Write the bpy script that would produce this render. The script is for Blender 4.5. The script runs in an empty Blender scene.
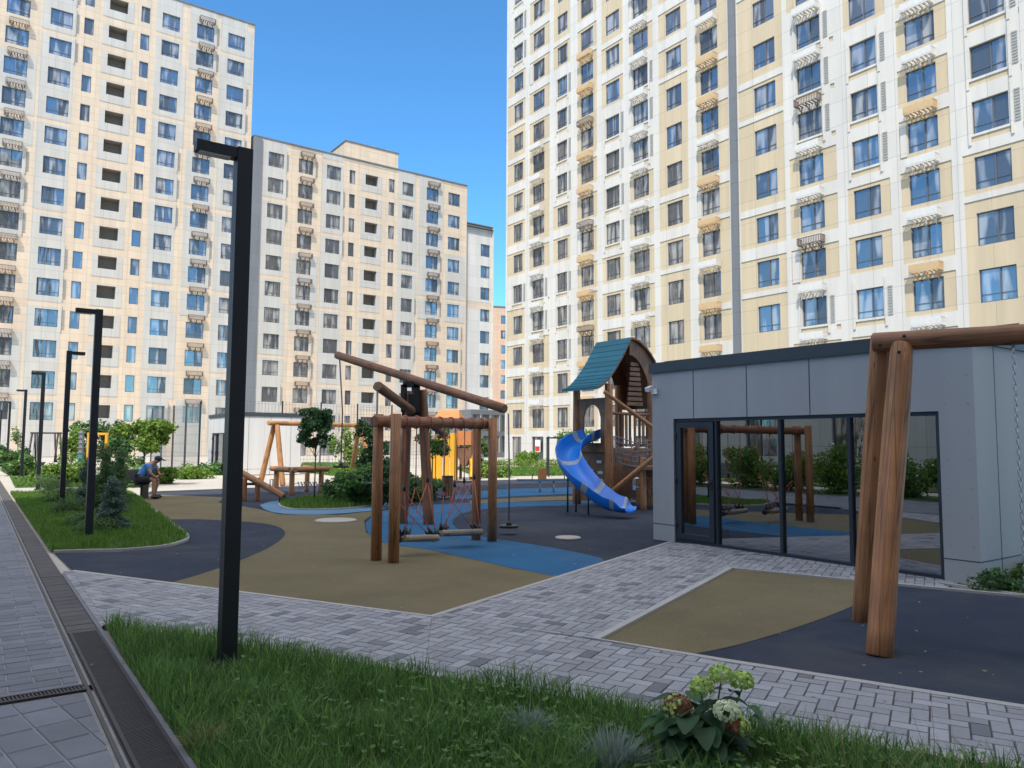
import bpy, math, random
import numpy as np
from mathutils import Vector, Matrix, noise
random.seed(7); rng = np.random.default_rng(7)
R = math.radians
scene = bpy.context.scene; col = scene.collection

# ------------------------------------------------------------------ camera
CH = 1.6; FPX = 760.0; PITCH = R(4.4); ROLL = R(0.3)
cam = bpy.data.cameras.new('camera'); camo = bpy.data.objects.new('camera', cam); col.objects.link(camo)
cam.sensor_width = 36; cam.lens = FPX/1024*36; cam.clip_end = 2000; cam.clip_start = .05
camo.matrix_world = Matrix.Translation((0, 0, CH)) @ Matrix.Rotation(R(90)+PITCH, 4, 'X') @ Matrix.Rotation(ROLL, 4, 'Z')
scene.camera = camo

def ray(x, y):
    X = (x-512)/FPX; Y = (384-y)/FPX
    r = X*math.cos(ROLL)-Y*math.sin(ROLL); u = X*math.sin(ROLL)+Y*math.cos(ROLL)
    c, s = math.cos(PITCH), math.sin(PITCH)
    return (r, c-u*s, s+u*c)
def G(x, y, z=0):                      # surveyed ground point
    d = ray(x, y); t = (z-CH)/d[2]; return (d[0]*t, d[1]*t)
def D3(x, y, D):
    d = ray(x, y); t = D/d[1]; return Vector((d[0]*t, D, CH+d[2]*t))
AX = Vector((.5832, -.8123)); BX = Vector((.8123, .5832))      # the estate's two building axes
PX = Vector((.872, -.489)); QX = Vector((.489, .872))          # the paved path's axes
ROT_B = math.atan2(BX.y, BX.x); ROT_A = math.atan2(AX.y, AX.x); ROT_P = math.atan2(PX.y, PX.x)

# ------------------------------------------------------------------ materials
def newmat(name):
    m = bpy.data.materials.new(name); m.use_nodes = True
    nt = m.node_tree; b = nt.nodes['Principled BSDF']
    return m, nt, nt.nodes, nt.links, b
def ramp(N, stops, interp='LINEAR'):
    r = N.new('ShaderNodeValToRGB'); e = r.color_ramp; e.interpolation = interp
    while len(e.elements) < len(stops): e.elements.new(.5)
    for el, (p, c) in zip(e.elements, stops):
        el.position = p; el.color = (*c, 1) if len(c) == 3 else c
    return r
def mul(c, k): return tuple(min(1, v*k) for v in c)
def simple(name, c, rough=.6, var=.12, scale=4, bump=0, bscale=60, metal=0, spec=.5, island=0, fine=0):
    m, nt, N, L, b = newmat(name)
    tc = N.new('ShaderNodeTexCoord'); n = N.new('ShaderNodeTexNoise')
    n.inputs['Scale'].default_value = scale; n.inputs['Detail'].default_value = 6; n.inputs['Roughness'].default_value = .65
    L.new(tc.outputs['Object'], n.inputs['Vector'])
    r = ramp(N, [(.25, mul(c, 1-var)), (.75, mul(c, 1+var))]); L.new(n.outputs['Fac'], r.inputs['Fac'])
    out = r.outputs['Color']
    if fine:
        n3 = N.new('ShaderNodeTexNoise'); n3.inputs['Scale'].default_value = 140; n3.inputs['Detail'].default_value = 3
        L.new(tc.outputs['Object'], n3.inputs['Vector'])
        r3 = ramp(N, [(.3, (1-fine,)*3), (.7, (1+fine,)*3)]); L.new(n3.outputs['Fac'], r3.inputs['Fac'])
        mx = N.new('ShaderNodeMix'); mx.data_type = 'RGBA'; mx.blend_type = 'MULTIPLY'; mx.inputs[0].default_value = 1
        L.new(out, mx.inputs[6]); L.new(r3.outputs['Color'], mx.inputs[7]); out = mx.outputs[2]
    if island:
        g = N.new('ShaderNodeNewGeometry'); ri = ramp(N, [(0, (1-island,)*3), (1, (1+island,)*3)])
        L.new(g.outputs['Random Per Island'], ri.inputs['Fac'])
        mx = N.new('ShaderNodeMix'); mx.data_type = 'RGBA'; mx.blend_type = 'MULTIPLY'; mx.inputs[0].default_value = 1
        L.new(out, mx.inputs[6]); L.new(ri.outputs['Color'], mx.inputs[7]); out = mx.outputs[2]
    L.new(out, b.inputs['Base Color'])
    b.inputs['Roughness'].default_value = rough; b.inputs['Metallic'].default_value = metal
    b.inputs['Specular IOR Level'].default_value = spec
    if bump:
        n2 = N.new('ShaderNodeTexNoise'); n2.inputs['Scale'].default_value = bscale; n2.inputs['Detail'].default_value = 4
        L.new(tc.outputs['Object'], n2.inputs['Vector'])
        bp = N.new('ShaderNodeBump'); bp.inputs['Strength'].default_value = bump; bp.inputs['Distance'].default_value = .02
        L.new(n2.outputs['Fac'], bp.inputs['Height']); L.new(bp.outputs['Normal'], b.inputs['Normal'])
    return m
def wood(name, c, dark=.45):
    m, nt, N, L, b = newmat(name)
    uv = N.new('ShaderNodeUVMap'); mp = N.new('ShaderNodeMapping'); mp.inputs['Scale'].default_value = (22, 1.1, 1)
    L.new(uv.outputs['UV'], mp.inputs['Vector'])
    n = N.new('ShaderNodeTexNoise'); n.inputs['Scale'].default_value = 1.6; n.inputs['Detail'].default_value = 7; n.inputs['Distortion'].default_value = .7
    L.new(mp.outputs['Vector'], n.inputs['Vector'])
    r = ramp(N, [(.28, mul(c, dark)), (.45, mul(c, .85)), (.62, c), (.8, mul(c, 1.3))]); L.new(n.outputs['Fac'], r.inputs['Fac'])
    tc = N.new('ShaderNodeTexCoord'); n2 = N.new('ShaderNodeTexNoise'); n2.inputs['Scale'].default_value = 3; n2.inputs['Detail'].default_value = 4
    L.new(tc.outputs['Object'], n2.inputs['Vector'])
    r2 = ramp(N, [(.3, (.7, .7, .72)), (.7, (1.15, 1.1, 1.05))]); L.new(n2.outputs['Fac'], r2.inputs['Fac'])
    mx = N.new('ShaderNodeMix'); mx.data_type = 'RGBA'; mx.blend_type = 'MULTIPLY'; mx.inputs[0].default_value = 1
    L.new(r.outputs['Color'], mx.inputs[6]); L.new(r2.outputs['Color'], mx.inputs[7])
    # drying cracks, long thin and dark
    mp3 = N.new('ShaderNodeMapping'); mp3.inputs['Scale'].default_value = (26, .55, 1); L.new(uv.outputs['UV'], mp3.inputs['Vector'])
    v = N.new('ShaderNodeTexVoronoi'); v.feature = 'DISTANCE_TO_EDGE'; v.inputs['Scale'].default_value = 1; L.new(mp3.outputs['Vector'], v.inputs['Vector'])
    rc = ramp(N, [(.0, (.22, .2, .18)), (.05, (1, 1, 1))]); L.new(v.outputs['Distance'], rc.inputs['Fac'])
    mx2 = N.new('ShaderNodeMix'); mx2.data_type = 'RGBA'; mx2.blend_type = 'MULTIPLY'; mx2.inputs[0].default_value = .75
    L.new(mx.outputs[2], mx2.inputs[6]); L.new(rc.outputs['Color'], mx2.inputs[7])
    mk = N.new('ShaderNodeMapping'); mk.inputs['Scale'].default_value = (9, 3.2, 1); L.new(uv.outputs['UV'], mk.inputs['Vector'])
    vk = N.new('ShaderNodeTexVoronoi'); vk.inputs['Scale'].default_value = 1; L.new(mk.outputs['Vector'], vk.inputs['Vector']); rk = ramp(N, [(.06, (.28, .22, .18)), (.10, (.75, .7, .65)), (.14, (1, 1, 1))]); L.new(vk.outputs['Distance'], rk.inputs['Fac'])
    mx3 = N.new('ShaderNodeMix'); mx3.data_type = 'RGBA'; mx3.blend_type = 'MULTIPLY'; mx3.inputs[0].default_value = .85; L.new(mx2.outputs[2], mx3.inputs[6]); L.new(rk.outputs['Color'], mx3.inputs[7]); mx2 = mx3
    L.new(mx2.outputs[2], b.inputs['Base Color']); b.inputs['Roughness'].default_value = .6
    bp = N.new('ShaderNodeBump'); bp.inputs['Strength'].default_value = .5; bp.inputs['Distance'].default_value = .01
    L.new(mx2.outputs[2], bp.inputs['Height']); L.new(bp.outputs['Normal'], b.inputs['Normal'])
    return m
def panelmat(name, c, w=1.2, h=.75, mortar=.012, dark=.62, var=.04):
    m, nt, N, L, b = newmat(name)
    tc = N.new('ShaderNodeTexCoord'); sx = N.new('ShaderNodeSeparateXYZ'); L.new(tc.outputs['Object'], sx.inputs[0])
    ad = N.new('ShaderNodeMath'); ad.operation = 'ADD'; L.new(sx.outputs[0], ad.inputs[0]); L.new(sx.outputs[1], ad.inputs[1])
    cx = N.new('ShaderNodeCombineXYZ'); L.new(ad.outputs[0], cx.inputs[0]); L.new(sx.outputs[2], cx.inputs[1])
    br = N.new('ShaderNodeTexBrick'); br.offset = 0; br.inputs['Scale'].default_value = 1
    br.inputs['Brick Width'].default_value = w; br.inputs['Row Height'].default_value = h; br.inputs['Mortar Size'].default_value = mortar
    br.inputs['Color1'].default_value = (*mul(c, 1-var), 1); br.inputs['Color2'].default_value = (*mul(c, 1+var), 1); br.inputs['Mortar'].default_value = (*mul(c, dark), 1)
    L.new(cx.outputs[0], br.inputs['Vector'])
    n = N.new('ShaderNodeTexNoise'); n.inputs['Scale'].default_value = .35; n.inputs['Detail'].default_value = 5; L.new(tc.outputs['Object'], n.inputs['Vector'])
    r = ramp(N, [(.3, (.90, .90, .91)), (.7, (1.05, 1.05, 1.04))]); L.new(n.outputs['Fac'], r.inputs['Fac'])
    mps = N.new('ShaderNodeMapping'); mps.inputs['Scale'].default_value = (1.7, 1.7, .12); L.new(tc.outputs['Object'], mps.inputs['Vector']); L.new(mps.outputs['Vector'], n.inputs['Vector']); n.inputs['Scale'].default_value = 1
    mx = N.new('ShaderNodeMix'); mx.data_type = 'RGBA'; mx.blend_type = 'MULTIPLY'; mx.inputs[0].default_value = 1
    L.new(br.outputs['Color'], mx.inputs[6]); L.new(r.outputs['Color'], mx.inputs[7]); L.new(mx.outputs[2], b.inputs['Base Color'])
    b.inputs['Roughness'].default_value = .7
    return m
def leafmat(name, c, var=.35, yellow=.0):
    m, nt, N, L, b = newmat(name)
    g = N.new('ShaderNodeNewGeometry')
    c2 = (c[0]*(1+var+yellow), c[1]*(1+var), c[2]*(1+var*.3))
    r = ramp(N, [(0, mul(c, 1-var)), (.6, c), (1, c2)]); L.new(g.outputs['Random Per Island'], r.inputs['Fac'])
    L.new(r.outputs['Color'], b.inputs['Base Color']); b.inputs['Roughness'].default_value = .55; b.inputs['Specular IOR Level'].default_value = .35
    tr = N.new('ShaderNodeBsdfTranslucent'); L.new(r.outputs['Color'], tr.inputs['Color'])
    mx = N.new('ShaderNodeMixShader'); mx.inputs[0].default_value = .35
    L.new(b.outputs[0], mx.inputs[1]); L.new(tr.outputs[0], mx.inputs[2]); L.new(mx.outputs[0], N['Material Output'].inputs['Surface'])
    return m
def panemat(name, dark=(.045, .048, .052), gl=.27, curtain=.36):
    m, nt, N, L, b = newmat(name)
    oi = N.new('ShaderNodeObjectInfo'); g = N.new('ShaderNodeNewGeometry')
    ad = N.new('ShaderNodeMath'); ad.operation = 'ADD'; L.new(oi.outputs['Random'], ad.inputs[0]); L.new(g.outputs['Random Per Island'], ad.inputs[1])
    fr = N.new('ShaderNodeMath'); fr.operation = 'FRACT'; L.new(ad.outputs[0], fr.inputs[0])
    tc = N.new('ShaderNodeTexCoord'); mp = N.new('ShaderNodeMapping'); mp.inputs['Scale'].default_value = (2.2, 1, .35)
    cb = N.new('ShaderNodeCombineXYZ'); sc = N.new('ShaderNodeMath'); sc.operation = 'MULTIPLY'; sc.inputs[1].default_value = 37
    L.new(fr.outputs[0], sc.inputs[0]); L.new(sc.outputs[0], cb.inputs[0]); L.new(sc.outputs[0], cb.inputs[1]); L.new(cb.outputs[0], mp.inputs['Location'])
    L.new(tc.outputs['Object'], mp.inputs['Vector'])
    n = N.new('ShaderNodeTexNoise'); n.inputs['Scale'].default_value = .9; n.inputs['Detail'].default_value = 1.5; L.new(mp.outputs['Vector'], n.inputs['Vector'])
    r = ramp(N, [(.0, dark), (.5, dark), (.56, (curtain*.55,)*3), (.66, (curtain, curtain*.97, curtain*.9))]); L.new(n.outputs['Fac'], r.inputs['Fac'])
    L.new(r.outputs['Color'], b.inputs['Base Color']); b.inputs['Roughness'].default_value = .5
    gs = N.new('ShaderNodeBsdfGlossy'); gs.inputs['Roughness'].default_value = .04; gs.inputs['Color'].default_value = (.70, .69, .70, 1)
    nb = N.new('ShaderNodeTexNoise'); nb.inputs['Scale'].default_value = .7; L.new(mp.outputs['Vector'], nb.inputs['Vector'])
    bp = N.new('ShaderNodeBump'); bp.inputs['Strength'].default_value = .12; bp.inputs['Distance'].default_value = .2; L.new(nb.outputs['Fac'], bp.inputs['Height']); L.new(bp.outputs['Normal'], gs.inputs['Normal'])
    fz = N.new('ShaderNodeFresnel'); fz.inputs['IOR'].default_value = 1.6
    a2 = N.new('ShaderNodeMath'); a2.operation = 'ADD'; a2.use_clamp = True; a2.inputs[1].default_value = gl; L.new(fz.outputs[0], a2.inputs[0])
    wn = N.new('ShaderNodeTexWhiteNoise'); wn.noise_dimensions = '1D'; L.new(sc.outputs[0], wn.inputs['W']); vr = N.new('ShaderNodeMapRange'); vr.inputs[3].default_value = .25; vr.inputs[4].default_value = 1.3; L.new(wn.outputs['Value'], vr.inputs[0]); a3 = N.new('ShaderNodeMath'); a3.operation = 'MULTIPLY'; L.new(a2.outputs[0], a3.inputs[0]); L.new(vr.outputs[0], a3.inputs[1])
    mx = N.new('ShaderNodeMixShader'); L.new(a3.outputs[0], mx.inputs[0]); L.new(b.outputs[0], mx.inputs[1]); L.new(gs.outputs[0], mx.inputs[2])
    L.new(mx.outputs[0], N['Material Output'].inputs['Surface'])
    return m
def clearglass(name, tint=(.36, .38, .39), refl=.37):
    m, nt, N, L, b = newmat(name)
    t = N.new('ShaderNodeBsdfTransparent'); t.inputs['Color'].default_value = (*tint, 1)
    gs = N.new('ShaderNodeBsdfGlossy'); gs.inputs['Roughness'].default_value = .0; gs.inputs['Color'].default_value = (.9, .95, 1, 1)
    fz = N.new('ShaderNodeFresnel'); fz.inputs['IOR'].default_value = 1.5
    a2 = N.new('ShaderNodeMath'); a2.operation = 'ADD'; a2.use_clamp = True; a2.inputs[1].default_value = refl; L.new(fz.outputs[0], a2.inputs[0])
    mx = N.new('ShaderNodeMixShader'); L.new(a2.outputs[0], mx.inputs[0]); L.new(t.outputs[0], mx.inputs[1]); L.new(gs.outputs[0], mx.inputs[2])
    L.new(mx.outputs[0], N['Material Output'].inputs['Surface'])
    return m
def rubber(name, c):
    m = simple(name, c, rough=.92, var=.16, scale=.9, bump=.7, bscale=160, spec=.25, fine=.38)
    nt = m.node_tree; N, L = nt.nodes, nt.links; b = N['Principled BSDF']; src = b.inputs['Base Color'].links[0].from_socket
    tc = N.new('ShaderNodeTexCoord'); n = N.new('ShaderNodeTexNoise'); n.inputs['Scale'].default_value = .55; n.inputs['Detail'].default_value = 9; n.inputs['Roughness'].default_value = .72; n.inputs['Distortion'].default_value = .6
    L.new(tc.outputs['Object'], n.inputs['Vector']); r = ramp(N, [(.48, (0, 0, 0)), (.74, (.26,)*3)]); L.new(n.outputs['Fac'], r.inputs['Fac'])
    mx = N.new('ShaderNodeMix'); mx.data_type = 'RGBA'; L.new(r.outputs['Color'], mx.inputs[0]); L.new(src, mx.inputs[6]); mx.inputs[7].default_value = (.20, .18, .15, 1); L.new(mx.outputs[2], b.inputs['Base Color'])
    v = N.new('ShaderNodeTexVoronoi'); v.inputs['Scale'].default_value = 3.1; L.new(tc.outputs['Object'], v.inputs['Vector']); rv = ramp(N, [(.028, (1, 1, 1)), (.045, (0, 0, 0))]); L.new(v.outputs['Distance'], rv.inputs['Fac'])
    m2 = N.new('ShaderNodeMix'); m2.data_type = 'RGBA'; L.new(rv.outputs['Color'], m2.inputs[0]); L.new(mx.outputs[2], m2.inputs[6]); m2.inputs[7].default_value = (.30, .27, .22, 1); L.new(m2.outputs[2], b.inputs['Base Color'])
    return m

M = {}
M['khaki'] = rubber('khaki_rubber', (.17, .143, .078)); M['navy'] = rubber('navy_rubber', (.030, .040, .064))
M['blue'] = rubber('blue_rubber', (.025, .125, .26)); M['lightblue'] = rubber('light_blue_rubber', (.13, .25, .38))
M['concrete'] = simple('pale_concrete', (.42, .39, .34), .85, .1, .5, .3, 80, fine=.1)
M['soil'] = simple('soil', (.09, .065, .04), .95, .35, 9, .8, 60, fine=.3)
M['turf'] = simple('turf', (.055, .10, .025), .95, .35, 2.5, .8, 70, fine=.4)
M['kerb'] = simple('kerb_concrete', (.36, .35, .33), .85, .12, 3, .3, 120)
M['paver'] = simple('grey_paver', (.275, .28, .30), .8, .12, 2.2, .35, 150, island=.17, fine=.12)
M['paver_dark'] = simple('dark_paver', (.15, .155, .175), .8, .12, 3, .35, 150, island=.15, fine=.12)
M['slab'] = simple('path_slab', (.15, .16, .185), .75, .2, 2, .35, 150, island=.16, fine=.10)
M['joint'] = simple('paver_joint', (.10, .10, .10), .95, .25, 8)
M['lightjoint'] = simple('pale_joint', (.24, .24, .24), .95, .25, 8)
M['channel'] = simple('channel_paver', (.075, .07, .07), .8, .15, 3, .3, 150, island=.12, fine=.15)
M['grate'] = simple('grate_iron', (.035, .03, .03), .55, .3, 6, .2, 90)
M['black'] = simple('black_powder_coat', (.012, .013, .016), .45, .15, 5, .08, 250)
M['blackmetal'] = simple('black_metal', (.02, .02, .022), .5)
M['steel'] = simple('brushed_steel', (.55, .55, .56), .28, .08, 8, metal=1)
M['grey_steel'] = simple('grey_steel', (.25, .26, .27), .5, .1, 8, metal=.3)
M['log'] = wood('brown_log', (.46, .21, .085), .6); M['logdark'] = wood('weathered_log', (.31, .14, .062), .6)
M['logorange'] = wood('orange_log', (.52, .25, .085), .7); M['plank'] = wood('brown_plank', (.26, .13, .065), .6)
M['loggrey'] = wood('grey_log', (.32, .27, .22), .6)
M['endgrain'] = simple('end_grain', (.24, .15, .08), .8, .3, 30)
M['bluepl'] = simple('blue_plastic', (.004, .165, .62), .28, .06, 2, spec=.6)
M['greypl'] = simple('grey_plastic', (.30, .34, .38), .4, .1, 6)
M['teal'] = simple('teal_roof', (.008, .13, .17), .5, .15, 3, island=.12)
M['yellow'] = simple('yellow_panel', (.72, .36, .02), .5, .1, 3); M['orange'] = simple('orange_panel', (.55, .20, .06), .55, .12, 3)
M['red_rope'] = simple('red_rope', (.50, .14, .10), .8, .3, 60, .4, 200); M['grey_rope'] = simple('grey_rope', (.2, .19, .2), .85, .3, 60)
M['white'] = simple('white_paint', (.78, .78, .77), .5, .04, 2); M['red'] = simple('red_paint', (.55, .03, .02), .5)
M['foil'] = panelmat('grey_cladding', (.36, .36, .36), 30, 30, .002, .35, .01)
M['fascia'] = simple('dark_fascia', (.045, .05, .056), .5, .12, 3)
M['frame'] = simple('anthracite_frame', (.022, .027, .036), .45, .1, 4)
M['winframe'] = simple('grey_window_frame', (.10, .105, .115), .5, .1, 4)
M['glass'] = panemat('apartment_glass'); M['cglass'] = clearglass('pavilion_glass')
M['skin'] = simple('skin', (.42, .22, .14), .6, .1, 9); M['shirt'] = simple('blue_shirt', (.10, .30, .68), .85, .15, 9)
M['shorts'] = simple('dark_shorts', (.03, .03, .035), .9); M['cap'] = simple('dark_cap', (.03, .035, .06), .8)
W = {'white': panelmat('white_panel', (.60, .575, .53), 1.6, 1.5), 'beige': panelmat('beige_panel', (.55, .45, .305), 1.6, 1.5),
     'peach': panelmat('peach_panel', (.63, .505, .375), 1.2, .75), 'grey': panelmat('light_grey_panel', (.50, .475, .43), 1.2, 1.5),
     'dark': panelmat('dark_grey_panel', (.16, .17, .185), 1.2, 1.5), 'brick': panelmat('orange_panel_wall', (.58, .40, .28), 1.2, .75),
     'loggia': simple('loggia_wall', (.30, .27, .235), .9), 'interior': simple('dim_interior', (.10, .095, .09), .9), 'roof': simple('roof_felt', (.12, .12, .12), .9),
     'reveal': simple('pale_reveal', (.56, .53, .48), .7)}
WK = list(W.keys())
LF = {'grass': leafmat('grass_blade', (.12, .25, .065), .6, .35), 'lawn': leafmat('lawn_blade', (.12, .24, .04), .4, .3),
      'leaf': leafmat('mid_leaf', (.11, .22, .06)), 'dark': leafmat('dark_leaf', (.07, .155, .05)), 'lime': leafmat('lime_leaf', (.14, .25, .035), .3, .2),
      'blue': leafmat('blue_needle', (.13, .21, .16)), 'juniper': leafmat('juniper_needle', (.11, .20, .07)), 'straw': leafmat('dry_blade', (.32, .26, .13), .3),
      'fescue': leafmat('blue_fescue_blade', (.24, .30, .29), .35), 'limebloom': leafmat('green_bloom', (.50, .66, .20), .2), 'creambloom': leafmat('cream_bloom', (.80, .85, .62), .12),
      'brownbloom': leafmat('brown_bloom', (.30, .13, .07), .5, .3)}
M['bark'] = simple('bark', (.10, .075, .05), .9, .3, 15, .6, 60)

# ------------------------------------------------------------------ mesh builder
class MB:
    def __init__(s): s.V = []; s.F = []; s.MI = []; s.UV = []; s.smooth = []
    def face(s, idx, mi=0, uv=None, sm=False):
        s.F.append(tuple(idx)); s.MI.append(mi); s.UV.append(uv or [(s.V[i][0]+s.V[i][1], s.V[i][2]) for i in idx]); s.smooth.append(sm)
    def quad(s, a, b, c, d, mi=0):
        n = len(s.V); s.V += [tuple(a), tuple(b), tuple(c), tuple(d)]; s.face((n, n+1, n+2, n+3), mi)
    def poly(s, pts, mi=0):
        n = len(s.V); s.V += [tuple(p) for p in pts]; s.face(tuple(range(n, n+len(pts))), mi)
    def box(s, c, size, mi=0, rot=None, taper=1, bev=0):
        c = Vector(c); hx, hy, hz = size[0]/2, size[1]/2, size[2]/2
        m = rot if rot is not None else Matrix.Identity(3)
        if isinstance(m, (int, float)): m = Matrix.Rotation(m, 3, 'Z')
        n = len(s.V); L = max(range(3), key=lambda i: size[i])
        loc = [(-hx, -hy, -hz), (hx, -hy, -hz), (hx, hy, -hz), (-hx, hy, -hz), (-hx*taper, -hy*taper, hz), (hx*taper, -hy*taper, hz), (hx*taper, hy*taper, hz), (-hx*taper, hy*taper, hz)]
        for p in loc: s.V.append(tuple(c + m @ Vector(p)))
        off = random.random()*5
        for f in ((0, 3, 2, 1), (4, 5, 6, 7), (0, 1, 5, 4), (1, 2, 6, 5), (2, 3, 7, 6), (3, 0, 4, 7)):
            o = [i for i in range(3) if i != L]
            s.face([n+i for i in f], mi, [(loc[i][o[0]]+loc[i][o[1]]+off, loc[i][L]+off) for i in f])
        return s
    def beam(s, a, b, w, h, mi=0):
        a = Vector(a); b = Vector(b); d = b-a; z = d.normalized(); x = z.cross(Vector((0, 0, 1)))
        x = Vector((1, 0, 0)) if x.length < 1e-4 else x.normalized(); y = z.cross(x)
        s.box((a+b)/2, (w, h, d.length), mi, Matrix((x, y, z)).transposed()); return s
    def tube(s, pts, rad, n=10, mi=0, cap=True, capmi=None, wob=0, flat=1):
        pts = [Vector(p) for p in pts]; rad = rad if isinstance(rad, (list, tuple)) else [rad]*len(pts)
        rings = []; prev = None; L = 0; off = random.random()*9; Ls = []
        for i, p in enumerate(pts):
            t = (pts[min(i+1, len(pts)-1)]-pts[max(i-1, 0)]).normalized()
            if prev is None:
                x = t.cross(Vector((0, 0, 1))); x = Vector((1, 0, 0)) if x.length < 1e-3 else x.normalized()
            else:
                x = (prev - t*prev.dot(t)).normalized()
            prev = x; y = t.cross(x)
            if i: L += (p-pts[i-1]).length
            Ls.append(L+off); base = len(s.V)
            for k in range(n):
                a = 2*math.pi*k/n; r = rad[i]*(1+wob*noise.noise(Vector((math.cos(a)*1.5+off, math.sin(a)*1.5, L*1.2))))
                s.V.append(tuple(p + x*(r*math.cos(a)) + y*(r*math.sin(a)*flat)))
            rings.append(base)
        for i in range(len(rings)-1):
            for k in range(n):
                k2 = (k+1) % n; u0 = k/n*rad[0]*6.28; u1 = (k+1)/n*rad[0]*6.28
                s.face((rings[i]+k, rings[i]+k2, rings[i+1]+k2, rings[i+1]+k), mi, [(u0, Ls[i]), (u1, Ls[i]), (u1, Ls[i+1]), (u0, Ls[i+1])], True)
        if cap:
            cm = mi if capmi is None else capmi
            s.face([rings[0]+k for k in range(n)][::-1], cm); s.face([rings[-1]+k for k in range(n)], cm)
        return s
    def log(s, a, b, r, r2=None, n=14, mi=0, capmi=None, seg=8):
        a = Vector(a); b = Vector(b); r2 = r if r2 is None else r2; e = .012/max((b-a).length, .05)
        ts = [0, e]+[e+(1-2*e)*i/seg for i in range(1, seg)]+[1-e, 1]
        rr = [(r+(r2-r)*t) for t in ts]; rr[0] *= .86; rr[-1] *= .86
        return s.tube([a.lerp(b, t) for t in ts], rr, n, mi, True, capmi, wob=.10)
    def prism(s, poly, z0, z1, mi=0, sidemi=None):
        n = len(poly); b = len(s.V); sm = mi if sidemi is None else sidemi
        s.V += [(p[0], p[1], z0) for p in poly] + [(p[0], p[1], z1) for p in poly]
        s.face(tuple(b+n+i for i in range(n)), mi); s.face(tuple(b+i for i in range(n))[::-1], mi)
        for i in range(n): j = (i+1) % n; s.face((b+i, b+j, b+n+j, b+n+i), sm)
        return s
    def ball(s, c, r, mi=0, nu=12, nv=8, sc=(1, 1, 1)):
        b = len(s.V); c = Vector(c)
        for j in range(nv+1):
            for i in range(nu):
                t = math.pi*j/nv; a = 2*math.pi*i/nu
                s.V.append((c.x+r*sc[0]*math.sin(t)*math.cos(a), c.y+r*sc[1]*math.sin(t)*math.sin(a), c.z+r*sc[2]*math.cos(t)))
        for j in range(nv):
            for i in range(nu):
                i2 = (i+1) % nu; s.face((b+j*nu+i, b+(j+1)*nu+i, b+(j+1)*nu+i2, b+j*nu+i2), mi, None, True)
        return s
    def join(s, o, mp):
        n = len(s.V); s.V += o.V
        for f, m, uv, sm in zip(o.F, o.MI, o.UV, o.smooth): s.F.append(tuple(i+n for i in f)); s.MI.append(mp[m]); s.UV.append(uv); s.smooth.append(sm)
    def mesh(s, name, mats):
        me = bpy.data.meshes.new(name); me.from_pydata(s.V, [], s.F)
        for m in mats: me.materials.append(m)
        me.polygons.foreach_set('material_index', s.MI); me.polygons.foreach_set('use_smooth', s.smooth)
        uv = me.uv_layers.new(name='UVMap'); flat = [c for f in s.UV for p in f for c in p]
        if len(flat) == len(me.loops)*2: uv.data.foreach_set('uv', flat)
        me.update(); return me
    def build(s, name, mats, parent=None, loc=None):
        if not isinstance(mats, (list, tuple)): mats = [mats]
        o = bpy.data.objects.new(name, s.mesh(name, mats)); col.objects.link(o)
        if parent is not None: o.parent = parent
        if loc: o.location = loc
        return o

def tag(o, label=None, cat=None, group=None, kind=None):
    if label: o['label'] = label
    if cat: o['category'] = cat
    if group: o['group'] = group
    if kind: o['kind'] = kind
    return o
def thing(name, loc, rz, label, cat, group=None):
    o = bpy.data.objects.new(name, None); col.objects.link(o); o.empty_display_size = .2
    o.location = (loc[0], loc[1], loc[2] if len(loc) > 2 else 0); o.rotation_euler = (0, 0, rz)
    return tag(o, label, cat, group)
def struct(name, mb, mats, label=None): return tag(mb.build(name, mats), label or name.replace('_', ' '), None, None, 'structure')
def copy_tree(o, parent=None):
    c = o.copy(); col.objects.link(c)
    if parent is not None: c.parent = parent
    for ch in list(o.children): copy_tree(ch, c)
    return c
def bmesh_arr(name, V, F, mat, parent=None):   # big arrays (blades, leaves): V (n,3), F (m,k)
    me = bpy.data.meshes.new(name); k = F.shape[1]; m = len(F)
    me.vertices.add(len(V)); me.vertices.foreach_set('co', V.astype(np.float32).ravel())
    me.loops.add(m*k); me.loops.foreach_set('vertex_index', F.astype(np.int32).ravel())
    me.polygons.add(m); me.polygons.foreach_set('loop_start', np.arange(0, m*k, k, dtype=np.int32)); me.polygons.foreach_set('loop_total', np.full(m, k, dtype=np.int32))
    me.materials.append(mat); me.update(calc_edges=True)
    o = bpy.data.objects.new(name, me); col.objects.link(o)
    if parent is not None: o.parent = parent
    return o

# ------------------------------------------------------------------ polygons
def clip(poly, region):
    out = [tuple(p) for p in poly]; n = len(region)
    area = sum(region[i][0]*region[(i+1) % n][1]-region[(i+1) % n][0]*region[i][1] for i in range(n))
    reg = region if area > 0 else region[::-1]
    for i in range(n):
        a = reg[i]; b = reg[(i+1) % n]; inp = out; out = []
        if not inp: break
        def sd(p): return (b[0]-a[0])*(p[1]-a[1])-(b[1]-a[1])*(p[0]-a[0])
        for j in range(len(inp)):
            p = inp[j]; q = inp[(j+1) % len(inp)]; sp, sq = sd(p), sd(q)
            if sp >= 0: out.append(p)
            if (sp >= 0) != (sq >= 0):
                t = sp/(sp-sq); out.append((p[0]+(q[0]-p[0])*t, p[1]+(q[1]-p[1])*t))
    return out
def parea(p): return abs(sum(p[i][0]*p[(i+1) % len(p)][1]-p[(i+1) % len(p)][0]*p[i][1] for i in range(len(p))))/2
def inside(pt, poly):
    x, y = pt; c = False; n = len(poly)
    for i in range(n):
        x1, y1 = poly[i]; x2, y2 = poly[(i+1) % n]
        if (y1 > y) != (y2 > y) and x < (x2-x1)*(y-y1)/(y2-y1)+x1: c = not c
    return c
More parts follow.
